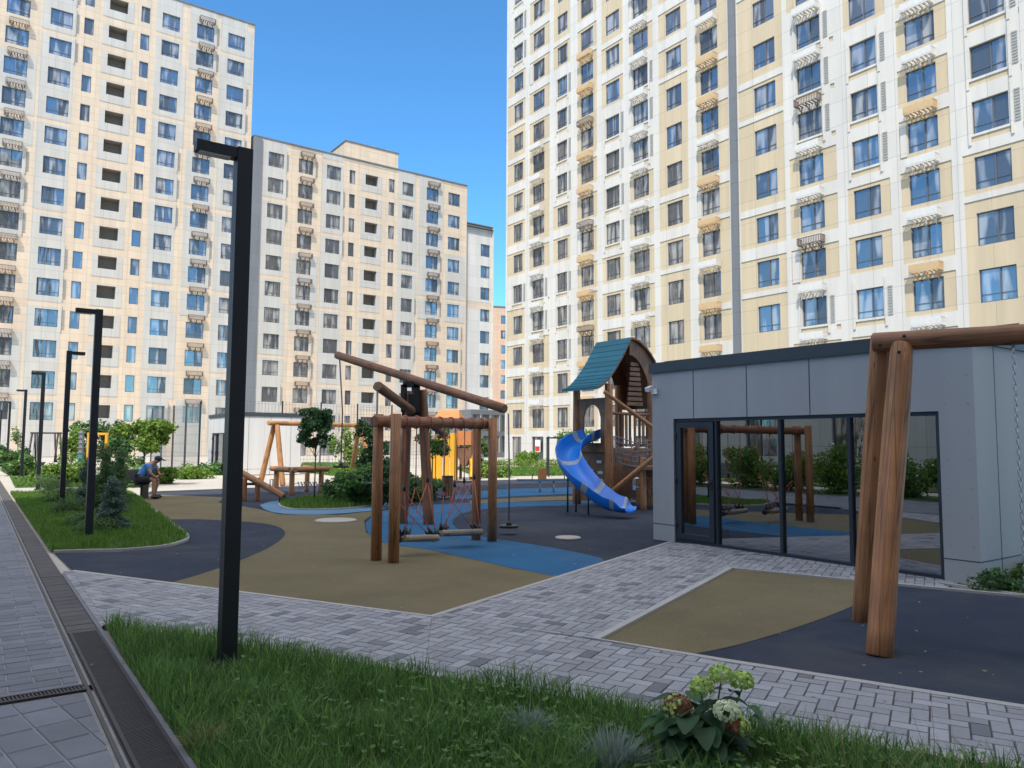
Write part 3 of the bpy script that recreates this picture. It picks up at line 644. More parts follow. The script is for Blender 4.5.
for kk in ('white', 'beige', 'brown'):
    b_ = MB(); w_ = 1.6; d_ = .5; hh = .42
    for z in (0, hh): b_.box((0, -d_, z), (w_, .04, .05)); b_.box((-w_/2, -d_/2, z), (.04, d_, .05)); b_.box((w_/2, -d_/2, z), (.04, d_, .05))
    for i in range(15): b_.box((-w_/2+w_*i/14, -d_, hh/2), (.035, .03, hh))
    for i in range(5): 
        for sx_ in (-1, 1): b_.box((sx_*w_/2, -d_*i/5, hh/2), (.03, .03, hh))
    for i in range(7): b_.box((-w_/2+w_*(i+.5)/7, -d_/2, -.02), (.09, d_, .03))
    for x in (-.55, 0, .55): b_.beam((x, .0, -.42), (x, -d_*.9, -.04), .05, .05); b_.box((x, -.02, -.2), (.05, .04, .44))
    if kk != 'brown': b_.box((0, -d_-.02, hh*.55), (w_*.98, .012, hh*.8))
    BK[kk] = b_.mesh('air_conditioner_basket', [M['basket'][kk]])
def baskets(root, lst):
    for (x, z, kk) in lst[:100]:
        o = bpy.data.objects.new('air_conditioner_basket', BK[kk]); col.objects.link(o); o.parent = root; o.location = (x, 0, z)

# right tower -----------------------------------------------------------
P0R = (-.5, 73.4)
tR = thing('apartment_tower', (*P0R, 0), ROT_A, 'tall white and beige apartment tower filling the right of the picture', 'apartment building')
rc = [(.9, 2.4), (4.0, 5.75), (7.65, 9.1), (10.9, 12.55), (14.1, 15.75), (17.3, 19.0), (20.85, 22.4), (24.2, 25.8), (28.8, 30.5), (32.1, 33.8), (35.7, 37.35), (39.0, 40.65), (42.4, 44.15), (46.1, 47.8), (50.2, 51.9)]
AC = {1, 3, 5, 7, 9, 11, 13}
bayL = [0, 3.55, 7.2, 10.55, 13.7, 17.0, 20.2, 23.9, 27.6, 31.5, 35.4, 38.6, 41.9, 45.4, 49.5]; bayR = [2.75, 6.5, 9.4, 12.95, 16.15, 19.45, 22.95, 26.6, 31.0, 34.6, 37.85, 41.2, 44.7, 48.6, 53]
styles = ["sbbsfbbbbsbbfffbb", "bbsffbsssbbbbbbbs", "bbfffbbffffbssssb", "bbssbbbbsssbbbbbb", "bsbbbffffbbssbbbb", "bbsbbbbfffbbbssbb", "bsssbbsssbbbbssbb", "bfbssbbbbssbbbbbb", "bssbbssbssbbbsbbb", "bbfbbbfffbbbbbbbb", "bbfbbfffbbbffffbb", "bbbbbbbbbbbbbbbbb", "bsssbfffbbbbbbbbb", "bbbbbbsbbbbbbbbbb", "bbsbbbbsbbsbbbbbb"]
rects = []; ops = []; wl = []; bl = []; ribs = MB(); NR = 17; ztop = 3.8+3*(NR-1)+2.2
rects.append((0, 53.5, 0, 2.0, 'white', 0))
for c, (a, b) in enumerate(rc):
    for k in range(NR):
        z = 3.8+3*k; st = styles[c][k]
        if st == 's': rects.append((bayL[c]-.05, bayR[c]+.1, z-1.45, z+1.55, 'beige', .05))
        elif st == 'b': rects.append((bayL[c]-.05, bayR[c]+.1, z-1.12, z+1.1, 'beige', .05)); 
        if st != 'f' and c in AC: rects.append((bayL[c], a-.05, z-1.0, z+.98, 'white', 0)) if (c+k) % 4 == 0 and st == 'b' else None
        if st == 'f':
            rects.append((a-.1, b+.1, z-1.32, z-1.0, 'beige', .06)); rects.append((b+.62, bayR[c]+.1, z-1.32, z-1.0, 'beige', .06))
            ribs.box((a-.12, -.04, z+.0), (.12, .08, 2.9), 0); ribs.box((b+.16, -.04, z), (.12, .08, 2.9), 0)
            for q in range(11): ribs.box((b+.40, -.02, z-.8+q*.16), (.26, .05, .07), 1)
        ops.append((a, b, z-.87, z+.88)); wl.append(((a+b)/2, z-.87, round(b-a, 2), 1.75, True))
        if c in AC: bl.append(((a+b)/2+.05, z+1.22, ['white', 'white', 'beige', 'white', 'beige', 'white', 'brown'][(c*3+k*2+k//3) % 7]))
    if c not in (3, 6): ops.append((a, b, .05, 2.15)); wl.append(((a+b)/2, .05, round(b-a, 2), 2.1, True))
wall = MB(); facade(wall, rects, ops, -.3, 53.5, 0, ztop); body(wall, -.3, 53.5, 0, ztop, 18, 'white')
wall.join(ribs, {0: 0, 1: len(WK)}); o = wall.build('wall', [W[k] for k in WK]+[M['kerb']], tR)
windows(tR, wl); 
bl.sort(key=lambda t: -t[0]*1.0+t[1]); baskets(tR, bl)
dp = MB(); dp.box((27.2, -.09, 26), (.55, .18, 52)); dp.build('dark_joint_cladding', W['dark'], tR)
pc = MB(); pc.box((26.6, 9, ztop+.1), (53.9, 18.4, .2)); pc.build('parapet', W['dark'], tR)
for x, z, w_, h_ in ((5.0, 1.3, .7, 1.1), (12.2, 1.4, .9, 1.4)):
    sg = MB(); sg.box((x, -.05, z), (w_, .06, h_), 0); sg.box((x, -.085, z-.25), (w_*.9, .012, h_*.4), 1); sg.build('poster', [M['white'], M['red']], tR)

# left tower and middle block -------------------------------------------
P0L = (-28.6, 84.2)
def lr_block(name, label, cols, x0, x1, rows, zc0, ztop, seed, depth=15, bands=None, mirror=False, zbase=0, extra=None):
    t = thing(name, (*P0L, 0), ROT_B, label, 'apartment building'); rr = random.Random(seed)
    rects = []; ops = []; wl = []; bl = []; logg = MB(); trim = MB()
    for (kind, a, b, strip0, strip1, base) in cols:
        rects.append((strip0, strip1, zbase, ztop, base, .0 if base == 'grey' else .03))
        if base == 'grey' and kind in 'WA': rects.append((b+.25, strip1, zbase, ztop, 'peach', .02))
        for k in range(rows):
            z = zc0+3*k; g3 = (k+int(a)) // 3
            if kind in 'WA':
                mode = (g3+int(abs(a))) % 3
                if mode == 1: rects.append((strip0+.25, strip1-.25, z-1.5, z+1.5, 'grey', .0)) ; 
                if mode == 2 and kind == 'A': rects.append((strip0, strip1, z-1.5, z+1.5, 'peach', .03))
                if (k+int(a)) % 3 == 0: rects.append((strip0, strip1, z+1.12, z+1.55, 'peach', .02))
                if mode == 0:
                    for q in range(9): trim.box((b+.42, -.02, z-.9+q*.22), (.2, .05, .10), 1)
                    trim.box((b+.26, -.03, z), (.07, .07, 2.6), 0)
                ops.append((a, b, z-.85, z+.85)); wl.append(((a+b)/2, z-.85, round(b-a, 2), 1.7, True))
                if kind == 'A': bl.append(((a+b)/2+.1, z+1.15, 'brown'))
            elif kind == 'N':
                ops.append((a, b, z-.85, z+.85)); wl.append(((a+b)/2, z-.85, round(b-a, 2), 1.7, False))
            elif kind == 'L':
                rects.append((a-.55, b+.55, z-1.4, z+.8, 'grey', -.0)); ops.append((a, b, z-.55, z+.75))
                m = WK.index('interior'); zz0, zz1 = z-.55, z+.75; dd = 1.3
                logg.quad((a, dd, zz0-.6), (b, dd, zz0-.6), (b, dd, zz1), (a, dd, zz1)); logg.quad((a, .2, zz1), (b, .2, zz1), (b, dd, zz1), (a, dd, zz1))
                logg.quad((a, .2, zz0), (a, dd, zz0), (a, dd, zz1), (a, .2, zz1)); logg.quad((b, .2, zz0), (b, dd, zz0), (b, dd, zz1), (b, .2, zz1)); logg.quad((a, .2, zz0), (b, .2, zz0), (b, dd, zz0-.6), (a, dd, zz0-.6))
    if bands:
        for (a, b, c, d) in bands: rects.append((a, b, c, d, 'peach', .02))
    wall = MB(); facade(wall, rects, ops, x0, x1, zbase, ztop, base=('grey', 0)); body(wall, x0, x1, zbase, ztop, depth, 'grey')
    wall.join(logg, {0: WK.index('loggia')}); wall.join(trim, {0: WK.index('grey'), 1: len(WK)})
    wall.build('wall', [W[k] for k in WK]+[M['kerb']], t)
    windows(t, wl); baskets(t, bl)
    cp = MB(); cp.box(((x0+x1)/2, depth/2-.03, ztop+.06), (x1-x0+.12, depth+.12, .12)); cp.build('parapet', W['dark'], t)
    return t
Lcols = [('W', -48.6, -46.8, -49.5, -45.5, 'grey'), ('N', -44.6, -43.7, -45.5, -42.9, 'peach'), ('W', -41.5, -39.7, -42.9, -38.6, 'grey'), ('A', -37.2, -35.5, -38.6, -34.6, 'peach'), ('W', -33.6, -31.8, -34.6, -30.8, 'grey'), ('W', -28.6, -26.9, -29.6, -25.8, 'grey'),
    ('A', -24.6, -22.7, -25.8, -21.7, 'grey'), ('W', -21.0, -19.1, -21.7, -18.6, 'grey'), ('N', -18.1, -17.25, -18.6, -16.6, 'peach'), ('L', -15.9, -14.2, -16.6, -13.5, 'peach'), ('N', -12.95, -12.1, -13.5, -11.5, 'peach'),
    ('W', -10.9, -9.15, -11.5, -8.1, 'grey'), ('A', -7.4, -5.6, -8.1, -4.9, 'grey'), ('W', -4.1, -2.25, -4.9, -1.2, 'grey')]
tL = lr_block('apartment_tower', 'tall peach and grey apartment tower at the left edge behind the lamp posts', Lcols, -50, -1.25, 15, 4.35, 49.0, 3)
Mcols = [('W', .8, 2.6, .1, 3.4, 'grey'), ('A', 4.35, 6.1, 3.4, 7.2, 'peach'), ('W', 7.8, 9.6, 7.2, 10.2, 'grey'), ('N', 10.7, 11.45, 10.2, 12.0, 'peach'), ('L', 12.8, 14.5, 12.0, 15.5, 'peach'), ('N', 16.0, 16.8, 15.5, 17.3, 'peach'),
    ('W', 17.9, 19.5, 17.3, 20.3, 'grey'), ('A', 21.4, 23.2, 20.3, 24.1, 'grey'), ('W', 24.7, 26.5, 24.1, 27.6, 'peach')]
tM = lr_block('apartment_block', 'lower peach and grey apartment block between the two towers, centre of the picture', Mcols, -.9, 27.6, 12, .84, 36.1, 5)
ex = MB(); e2 = MB()
ex.box((13.65, 2.2, 37.2), (7.1, 4.4, 1.9), 0); ex.build('stair_head', [W['peach']], tM)
e2.box((13.65, 2.2, 38.2), (7.3, 4.6, .12)); e2.build('parapet', W['dark'], tM)
jn = MB(); jn.box((-.5, -.1, 18), (.95, .2, 36)); jn.build('dark_joint_cladding', W['dark'], tM)
for x in (14.6, 16.6):
    v = MB(); v.tube([(x, 2, 38.2), (x, 2, 39.0)], .22, 10); v.tube([(x, 2, 38.95), (x, 2, 39.1)], [.36, .3], 10); v.build('roof_vent', M['grey_steel'], tM)
tW = thing('apartment_block', (*P0L, 0), ROT_B, 'narrow pale end block stepping down at the right of the lower peach apartment block', 'apartment building')
wr = [(27.6, 42, 19.6, 20.6, 'peach', .02), (30.6, 42, 10, 13, 'peach', .02)]; wops = []; wwl = []
for k in range(10):
    z = .84+3*k
    for a in (30.2,): wops.append((a, a+1.5, z-.85, z+.85)); wwl.append((a+.75, z-.85, 1.5, 1.7, True))
wall = MB(); facade(wall, wr, wops, 27.62, 32.0, 0, 31.1, base=('white', 0), off=.5); body(wall, 27.62, 32.0, 0, 31.1, 14, 'white'); wall.build('wall', [W[k] for k in WK], tW); windows(tW, wwl, .67)
cp = MB(); cp.box((29.85, 7.25, 31.2), (4.5, 14.1, .14)); cp.build('parapet', W['dark'], tW)
tO = thing('apartment_block', (-4, 150, 0), R(15), 'distant orange apartment block with balconies seen in the gap beside the right tower', 'apartment building')
wr = []; wops = []; wwl = []; bm_ = MB()
for k in range(9):
    z = 2+3*k
    for i in range(5):
        a = -9+i*3.6; wops.append((a, a+1.6, z-.8, z+.9)); wwl.append((a+.8, z-.8, 1.6, 1.7, True))
        if i % 2 == 1: bm_.box((a+2.5, -.55, z-.3), (1.6, 1.1, 1.1), 0)
wall = MB(); facade(wall, wr, wops, -10, 9, 0, 28.6, base=('brick', 0)); body(wall, -10, 9, 0, 28.6, 12, 'brick'); wall.build('wall', [W[k] for k in WK], tO); windows(tO, wwl)
bm_.build('balcony', [M['orange']], tO); cp = MB(); cp.box((-.5, 6, 28.7), (19.3, 12.3, .2)); cp.build('parapet', W['dark'], tO)
# glazed low block below the gap
tG = thing('glazed_annex', (-3.2, 82, 0), ROT_B, 'low grey annex with blue windows at the foot of the gap between the towers', 'building')
wops = []; wwl = []
for k in range(2):
    for i in range(4): wops.append((-1.2+i*1.25, -.2+i*1.25, .5+k*2.3, 2.3+k*2.3)); wwl.append((-.7+i*1.25, .5+k*2.3, 1.0, 1.8, True))
wall = MB(); facade(wall, [], wops, -1.5, 4.2, 0, 5.1, base=('dark', 0)); body(wall, -1.5, 4.2, 0, 5.1, 5, 'dark'); wall.build('wall', [W[k] for k in WK], tG); windows(tG, wwl)

# tower behind the camera: throws the courtyard's shade
o_ = AX*6.0
tC = thing('apartment_tower', (o_.x, o_.y, 0), ROT_B+math.pi, 'tall peach and grey apartment tower behind the path, facing the playground', 'apartment building')
wops = []; wwl = []; wr = []
for k in range(19):
    for i in range(12):
        a = -8.5+i*3.7; wops.append((a, a+1.7, .9+3*k, 2.6+3*k)); wwl.append((a+.85, .9+3*k, 1.7, 1.7, True))
        if i % 3 == 1: wr.append((a-.9, a+2.6, 0, 57, 'peach', .03))
wall = MB(); facade(wall, wr, wops, -10, 35, 0, 57.3, base=('grey', 0)); body(wall, -10, 35, 0, 57.3, 14, 'grey'); wall.build('wall', [W[k] for k in WK], tC); windows(tC, wwl)
# low white row left of the path (seen in the pavilion glass)
tV = thing('low_building', (-17, 1.0, 0), math.atan2(-dA.y, -dA.x)+math.pi+math.pi*0, 'long low white building beyond the hedge, seen in the pavilion glass', 'building')
tV.rotation_euler = (0, 0, math.atan2(dA.y, dA.x)+math.pi)
wops = []; wwl = []
for i in range(9): a = -21+i*4.7; wops.append((a, a+1.8, 1.0, 2.9)); wwl.append((a+.9, 1.0, 1.8, 1.9, True))
tV.rotation_euler = (0, 0, math.atan2(nA.y, nA.x)+math.pi/2)
wall = MB(); facade(wall, [(-22, 22, 0, .6, 'dark', .0)], wops, -22, 22, 0, 6, base=('white', 0)); body(wall, -22, 22, 0, 6, 9, 'white'); wall.build('wall', [W[k] for k in WK], tV); windows(tV, wwl)

#==PAVILIONS==
def pavilion(loc, label, depth, glazed, cameras):
    """local x along facade (A), y into the building (B); origin left front corner"""
    t = thing('pavilion', (*loc, 0), ROT_A, label, 'pavilion'); H = 2.78; Wd = 5.06
    w_ = MB(); fx = .55; gx0, gx1 = glazed; gt = 2.0; th = .13
    # cladding: left strip, right strip, lintel, side walls, back
    w_.box((gx0/2, th/2, H/2), (gx0, th, H)); w_.box(((gx1+Wd)/2, th/2, H/2), (Wd-gx1, th, H)); w_.box(((gx0+gx1)/2, th/2, (gt+H)/2), (gx1-gx0, th, H-gt))
    w_.box((th/2, (depth+th)/2, H/2), (th, depth-th, H)); w_.box((Wd-th/2, (depth+th)/2, H/2), (th, depth-th, H)); w_.box((Wd/2, depth-th/2+.001, H/2), (Wd-2*th, th, H))
    rf = MB(); rf.box((Wd/2, depth/2, H+.085), (Wd+.08, depth+.08, .17)); rf.box((Wd/2, depth/2, H+.19), (Wd-.3, depth-.3, .03)); rf.build('roof', M['fascia'], t)
    jt = MB()
    for x in (.90, 1.92, 2.96, 4.0): jt.box((x, -.0, (gt+H)/2), (.014, .006, H-gt-.01))
    for x0_, x1_ in ((0, gx0), (gx1, Wd)): jt.box(((x0_+x1_)/2, 0, .27), (x1_-x0_-.004, .006, .012))
    for y_ in (.55, 1.6, 2.6): jt.box((Wd, y_, H/2), (.006, .014, H-.01))
    jt.box((Wd, depth/2, .27), (.0061, depth-.02, .012)); w_.join(jt, {0: 1})
    rv_ = MB()
    for x in [.06, .84, .96, 1.86, 1.98, 2.90, 3.02, 3.94, 4.06, Wd-.07]:
        for z in (gt+.08, gt+.4, H-.06): rv_.box((x, -.001, z), (.012, .006, .012))
    for z in [.1+.33*i for i in range(8)]:
        for x in (.06, gx0-.06, gx1+.08, Wd-.07): rv_.box((x, -.001, z), (.012, .006, .012))
    w_.join(rv_, {0: 2}); w_.build('cladding', [M['foil'], M['fascia'], M['grey_steel']], t)
    fr = MB(); y = .07
    def bar(x0, x1, z0, z1, d=.07, yy=y): fr.box(((x0+x1)/2, yy, (z0+z1)/2), (x1-x0, d, z1-z0))
    bar(gx0, gx1, 0, .06); bar(gx0, gx1, gt-.05, gt)
    mull = [gx0+.02, gx0+.83, gx0+1.97, gx0+3.02, gx1-.03] if gx1-gx0 > 3 else [gx0+.02, (gx0+gx1)/2, gx1-.03]
    for x in mull: bar(x-.025, x+.025, .06, gt-.05)
    fr.build('window_frame', M['frame'], t)
    # panes
    for a, b in zip(mull[1:-1] if gx1-gx0 > 3 else mull[:-1], mull[2:] if gx1-gx0 > 3 else mull[1:]):
        g = MB(); g.quad((a, .08, .05), (b, .08, .05), (b, .08, gt-.04), (a, .08, gt-.04)); g.build('glass_pane', M['cglass'], t)
    if gx1-gx0 > 3:
        d = MB(); a, b = mull[0]+.03, mull[1]-.03; z0, z1 = .07, gt-.06; f_ = .09; yy = .045
        d.box(((a+b)/2, yy, z0+f_/2), (b-a, .07, f_)); d.box(((a+b)/2, yy, z1-f_/2), (b-a, .07, f_)); d.box((a+f_/2, yy, (z0+z1)/2), (f_, .07, z1-z0-2*f_)); d.box((b-f_/2, yy, (z0+z1)/2), (f_, .07, z1-z0-2*f_))
        do = d.build('door', M['frame'], t); g = MB(); g.quad((a+f_, yy, z0+f_), (b-f_, yy, z0+f_), (b-f_, yy, z1-f_), (a+f_, yy, z1-f_)); g.build('door_pane', M['cglass'], do)
        h = MB(); h.tube([(b-.045, .01, .98), (b-.045, -.045, .98), (b-.16, -.045, .98)], .011, 8); h.box((b-.045, .006, .96), (.035, .012, .16)); h.build('handle', M['blackmetal'], do)
        for z in (.3, 1.0, 1.72): hg = MB(); hg.tube([(a-.005, .0, z-.05), (a-.005, .0, z+.05)], .012, 8); hg.build('hinge', M['blackmetal'], do)
    # inside: floor, back wall, stair rail
    fl = MB(); fl.box((Wd/2, depth/2, .012), (Wd-2*th-.01, depth-2*th-.01, .02)); fl.build('floor', M['concrete'], t)
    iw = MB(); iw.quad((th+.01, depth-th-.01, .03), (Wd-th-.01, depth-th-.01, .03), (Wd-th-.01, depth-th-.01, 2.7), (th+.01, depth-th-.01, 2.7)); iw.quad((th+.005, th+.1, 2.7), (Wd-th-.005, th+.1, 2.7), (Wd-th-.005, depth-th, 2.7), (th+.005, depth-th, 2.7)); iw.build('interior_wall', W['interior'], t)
    if cameras:
        rl = MB(); rl.tube([(2.45, .9, .95), (3.0, .75, .62), (3.7, .6, .30)], .014, 8); rl.tube([(3.1, .5, .62), (4.1, .42, .25), (3.55, .42, .08)], .014, 8)
        for x, y_, z in ((2.45, .9, .95), (3.7, .6, .30), (4.05, .42, .27)): rl.tube([(x, y_, .02), (x, y_, z)], .013, 8)
        rl.build('stair_rail', M['steel'], t)
        st = MB(); st.box((1.9, 1.1, .14), (1.7, .9, .24)); st.box((2.1, 1.5, .36), (1.4, .5, .2)); st.build('step', M['white'], t)
        c = MB(); c.box((-.0, -.06, 2.52), (.09, .13, .07), 0, Matrix.Rotation(R(20), 3, 'X')); c.tube([(.03, .0, 2.5), (.03, -.05, 2.5)], .02, 8); c.box((.08, -.02, 2.47), (.13, .04, .09)); c.build('security_camera', M['white'], t)
    return t
facO = Vector((3.19, 11.84))-AX*1.30-BX*.07
pavA = pavilion(facO, 'grey clad pavilion with a wide glass front beside the slide tower', 3.6, (.47, 4.66), True)
fo = Vector((-12.94, 35.9))-AX*5.12*1.0
pavB = pavilion((fo.x, fo.y), 'pale sunlit pavilion in front of the sports cage, left of the orange swing', 3.1, (.6, 4.8), False)
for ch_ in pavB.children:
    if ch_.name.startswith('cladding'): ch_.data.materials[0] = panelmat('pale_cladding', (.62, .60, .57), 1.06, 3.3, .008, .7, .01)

#==LAMPS==
def lamp(loc, h, label, right=False, first=[None]):
    g = 'street lamps along the slab path'
    if first[0] is None:
        t = thing('street_lamp', loc, 0, label, 'street lamp', g)
        p = MB(); p.box((0, 0, h/2), (.112, .112, h)); p.build('pole', M['black'], t)
        a = MB(); a.box((-.20, 0, h-.045), (.288, .10, .075)); a.build('arm', M['black'], t)
        e = MB(); e.box((-.21, 0, h-.088), (.22, .07, .012)); e.build('light_panel', simple('lamp_diffuser', (.5, .5, .48), .4), t)
        b = MB(); b.box((0, 0, .012), (.2, .2, .024)); [b.tube([(sx_*.078, sy_*.078, .02), (sx_*.078, sy_*.078, .045)], .012, 6) for sx_ in (-1, 1) for sy_ in (-1, 1)]; b.build('base_plate', M['black'], t)
        first[0] = t
    else:
        t = copy_tree(first[0]); t.location = (*loc, 0); t['label'] = label
    t.rotation_euler = (0, 0, ROT_B+(math.pi if right else 0)); return t
lamp(G(226.5, 665), 3.79, 'tall black street lamp standing in the near grass bed, closest to the camera')
for px, D, lb, r_ in ((94.5, 12.64, 'black street lamp beside the blue conifers, second from the camera', 0), (66.5, 18.6, 'black street lamp whose head points to the right', 1), (42, 24.6, 'fourth black street lamp, at the far end of the shaded lawn', 0),
                      (25, 33.1, 'slim grey looking street lamp on the sunlit lawn', 0), (10, 43.5, 'distant street lamp near the left edge behind the round bush', 0), (1.5, 56, 'farthest street lamp, cut by the left edge of the picture', 0)):
    lamp(((px-512)/760*D, D), 3.83, lb, bool(r_))

#==PLAY==
# rope bridge frame --------------------------------------------------------
def seg(a, b, t): return Vector(a).lerp(Vector(b), t)
t = thing('rope_bridge_frame', (-1.09, 11.3, 0), 0, 'brown wooden frame with two grey logs hanging on red ropes', 'play frame'); O = Vector((-1.09, 11.3, 0))
posts = [G(376, 559.5), G(393.5, 562), G(476, 539.6), G(492, 541)]
for (x, y), hh in zip(posts, (1.98, 1.98, 1.9, 2.0)):
    p = MB(); p.tube([Vector((x, y, -.02))-O, Vector((x, y, hh*.5))-O, Vector((x, y, hh))-O], [.076, .074, .072], 8, 0, True, 1, .05); 
    p.build('post', [M['log'], M['endgrain']], t)
ba = D3(383, 421.5, 10.45); bb = D3(485, 424, 12.6); bd = (bb-ba).normalized()
p = MB(); p.log(ba-bd*.18-O, bb+bd*.1-O, .082, .082); p.build('top_beam', [M['logdark'], M['endgrain']], t)
for i in range(9):
    rp = MB()
    c = seg(ba, bb, .06+.11*i)-O
    pts = [c + Vector((0, 0, 1))*math.cos(a)*.092 + bd.cross(Vector((0, 0, 1))).normalized()*math.sin(a)*.092 + bd*.03*a/6.28 for a in [j*math.pi/6 for j in range(14)]]
    rp.tube(pts, .009, 5); rp.build('rope_winding', M['red_rope'], t)
for li, (x0, y0, x1, y1, D0, D1) in enumerate(((400, 538.5, 433, 538, 10.9, 11.2), (438, 533.5, 478, 532, 11.7, 12.0))):
    e0 = D3(x0, y0, D0); e1 = D3(x1, y1, D1); u = (e1-e0).normalized(); v = u.cross(Vector((0, 0, 1))).normalized()
    lg = MB(); lg.log(e0-O, e1-O, .05, .05, 12, 0, 1); lg.log(e0+v*.16+Vector((0, 0, .02))-O, e1+v*.16+Vector((0, 0, .02))-O, .05, .05, 12, 0, 1); lo = lg.build('hanging_log', [M['loggrey'], M['endgrain']], t)
    ev = MB()
    for e in (e0, e1): ev.ball(e-O, .062, 0, 10, 6, (.5, 1, 1)); ev.ball(e-v*.05-O, .022, 1, 8, 5)
    ev.build('end_cap', [M['blackmetal'], M['steel']], lo)
    for q, tt in enumerate((.12, .38, .62, .88)):
        s0 = .03+.48*li+.42*tt; top = seg(ba, bb, s0)-Vector((0, 0, .07)); jn_ = Vector((top.x, top.y, .86+.05*q)); w0 = e0.lerp(e1, .05)+v*(.16 if q % 2 else 0); w1 = e0.lerp(e1, .95)+v*(.16 if q % 2 else 0)
        r1 = MB(); r1.tube([top-O, jn_-O], .008, 6); r1.tube([jn_-O, w0-O], .0065, 6); r1.tube([jn_-O, w1-O], .0065, 6); ro = r1.build('rope', M['red_rope'], t)
        k = MB(); k.tube([jn_+Vector((0, 0, .09))-O, jn_-O], [.017, .024], 8); 
        for w2 in (w0, w1): dd = (jn_-w2).normalized(); k.tube([w2+dd*.05-O, w2+dd*.16-O], [.024, .018], 8)
        k.build('rope_ferrule', M['blackmetal'], ro)

# rope swing carousel --------------------------------------------------------
C0 = Vector((-1.9, 15.0, 0)); t = thing('rope_swing_tower', C0, 0, 'two leaning posts carrying two slanting logs with disc seats on ropes', 'play equipment')
for bx, by, tx, ty in ((402.5, 523, 408, 391), (429, 524, 422.5, 390)):
    g = G(bx, by); b_ = D3(tx, ty, g[1]); p = MB(); p.log(Vector((*g, -.02))-C0, b_-C0, .105, .095, 14, 0, 1); p.build('post', [M['logdark'], M['endgrain']], t)
hd = MB()
for x in (404, 417): a = D3(x, 412, 14.9); b = D3(x, 384.5, 14.9); hd.beam(a-C0, b-C0, .05, .12)
hd.beam(D3(403, 384.5, 14.9)-C0, D3(420, 384.5, 14.9)-C0, .05, .12); hd.tube([D3(415, 425, 14.95)-C0, D3(415, 383, 14.95)-C0], .07, 12); hd.box(D3(414, 402, 14.95)-C0, (.2, .16, .3)); hd.box(D3(403.5, 405, 14.8)-C0, (.05, .1, .7))
hd.build('pivot_bracket', M['blackmetal'], t)
ends = [(D3(337, 355, 16.5), D3(505, 409, 13.5), .085), (D3(377.5, 386, 13.0), D3(444.5, 434, 17.3), .085)]
for a, b, r_ in ends:
    p = MB(); p.log(a-C0, b-C0, r_, r_, 14, 0, 1, 12); p.build('swing_beam', [M['logdark'], M['endgrain']], t)
for top, zb, dx in ((ends[0][0], 1.07, .08), (ends[0][1], .14, .02), (ends[1][0], .9, 0), (ends[1][1], .35, -.0)):
    top = top+Vector((.06 if dx else 0, 0, -.08)); bot = Vector((top.x+dx, top.y, zb))
    r1 = MB(); r1.tube([top-C0, top.lerp(bot, .5)-C0+Vector((dx*.6, 0, 0)), bot-C0], .016, 6); ro = r1.build('rope', M['grey_rope'], t)
    s_ = MB(); s_.tube([bot-Vector((0, 0, .03))-C0, bot+Vector((0, 0, .015))-C0], [.17, .17], 18); s_.tube([bot-C0, bot+Vector((0, 0, .09))-C0], [.06, .025], 10); s_.build('disc_seat', M['blackmetal'], ro)

# right swing ------------------------------------------------------------------
S0 = Vector((3.1, 6.3, 0)); t = thing('log_swing', S0, 0, 'big brown log swing frame standing on dark rubber before the glass pavilion', 'swing')
sd = Vector((.87, -.5, 0)).normalized(); 
near_b = Vector((*G(878.5, 654), -.02)); far_b = Vector((*G(862, 620), -.02))
top_n = D3(902, 344, 6.42); top_f = D3(882, 335.5, 6.6)
for kx in (0, 3.3):
    s_ = sd*kx
    p = MB(); p.log(near_b+s_-S0, top_n+s_-S0, .100, .092, 16, 0, 1, 14); p.build('leg', [M['log'], M['endgrain']], t)
    p = MB(); p.log(far_b+s_-S0, top_f+s_-S0, .092, .09, 16, 0, 1, 14); p.build('leg', [M['log'], M['endgrain']], t)
bs = D3(872, 342.5, 6.54); be = bs+sd*3.75
p = MB(); p.log(bs-S0, be-S0, .08, .08, 16, 0, 1, 14); p.build('top_beam', [M['logdark'], M['endgrain']], t)
bt = MB()
for px, py, D in ((880, 345, 6.45), (904, 336, 6.32), (899, 352, 6.3)): c = D3(px, py, D); bt.ball(c-S0, .016, 0, 8, 5)
bt.build('bolt', M['blackmetal'], t)
ch_ = MB()
def chain(mb, a, b):
    n = int((b-a).length/.042); d = (b-a).normalized(); x = d.cross(Vector((.3, 1, .1))).normalized(); y = d.cross(x)
    for i in range(n):
        c = a+d*(i+.5)*.042; q = x if i % 2 else y; pts = [c+d*math.cos(k*math.pi/4)*.026+q*math.sin(k*math.pi/4)*.013 for k in range(9)]; mb.tube(pts, .0042, 5, 0, False)
for off in (1.02, 1.45, 2.3, 2.73):
    a = bs+sd*off-Vector((0, 0, .10)); c_ = bs+sd*(1.45 if off < 2 else 2.3)*1.0; seat = Vector((bs.x, bs.y, 0))+sd*(1.23+.0 if off < 2 else 2.52)
    b = Vector((seat.x, seat.y, .5))+sd*(.20 if off in (1.45, 2.73) else -.20); m = MB(); chain(m, a-S0, b-S0); co = m.build('chain', M['steel'], t)
    h = MB(); h.tube([a+Vector((0, 0, .06))-S0, a+Vector((0, 0, -.01))-S0], .012, 6); h.ball(a+Vector((0, 0, .03))-S0, .025, 0, 8, 6); h.build('shackle', M['grey_steel'], co)
for k in (1.23, 2.52):
    c = Vector((bs.x, bs.y, .49))+sd*k-S0; m = MB(); m.box(c, (.44, .2, .03), 0, math.atan2(sd.y, sd.x)); m.build('seat', M['blackmetal'], t)

# slide tower ---------------------------------------------------------------------
TC = Vector((2.7, 20.1)); t = thing('slide_tower', (*TC, 0), ROT_A, 'wooden play tower with a curved teal roof and a winding blue slide', 'play tower')
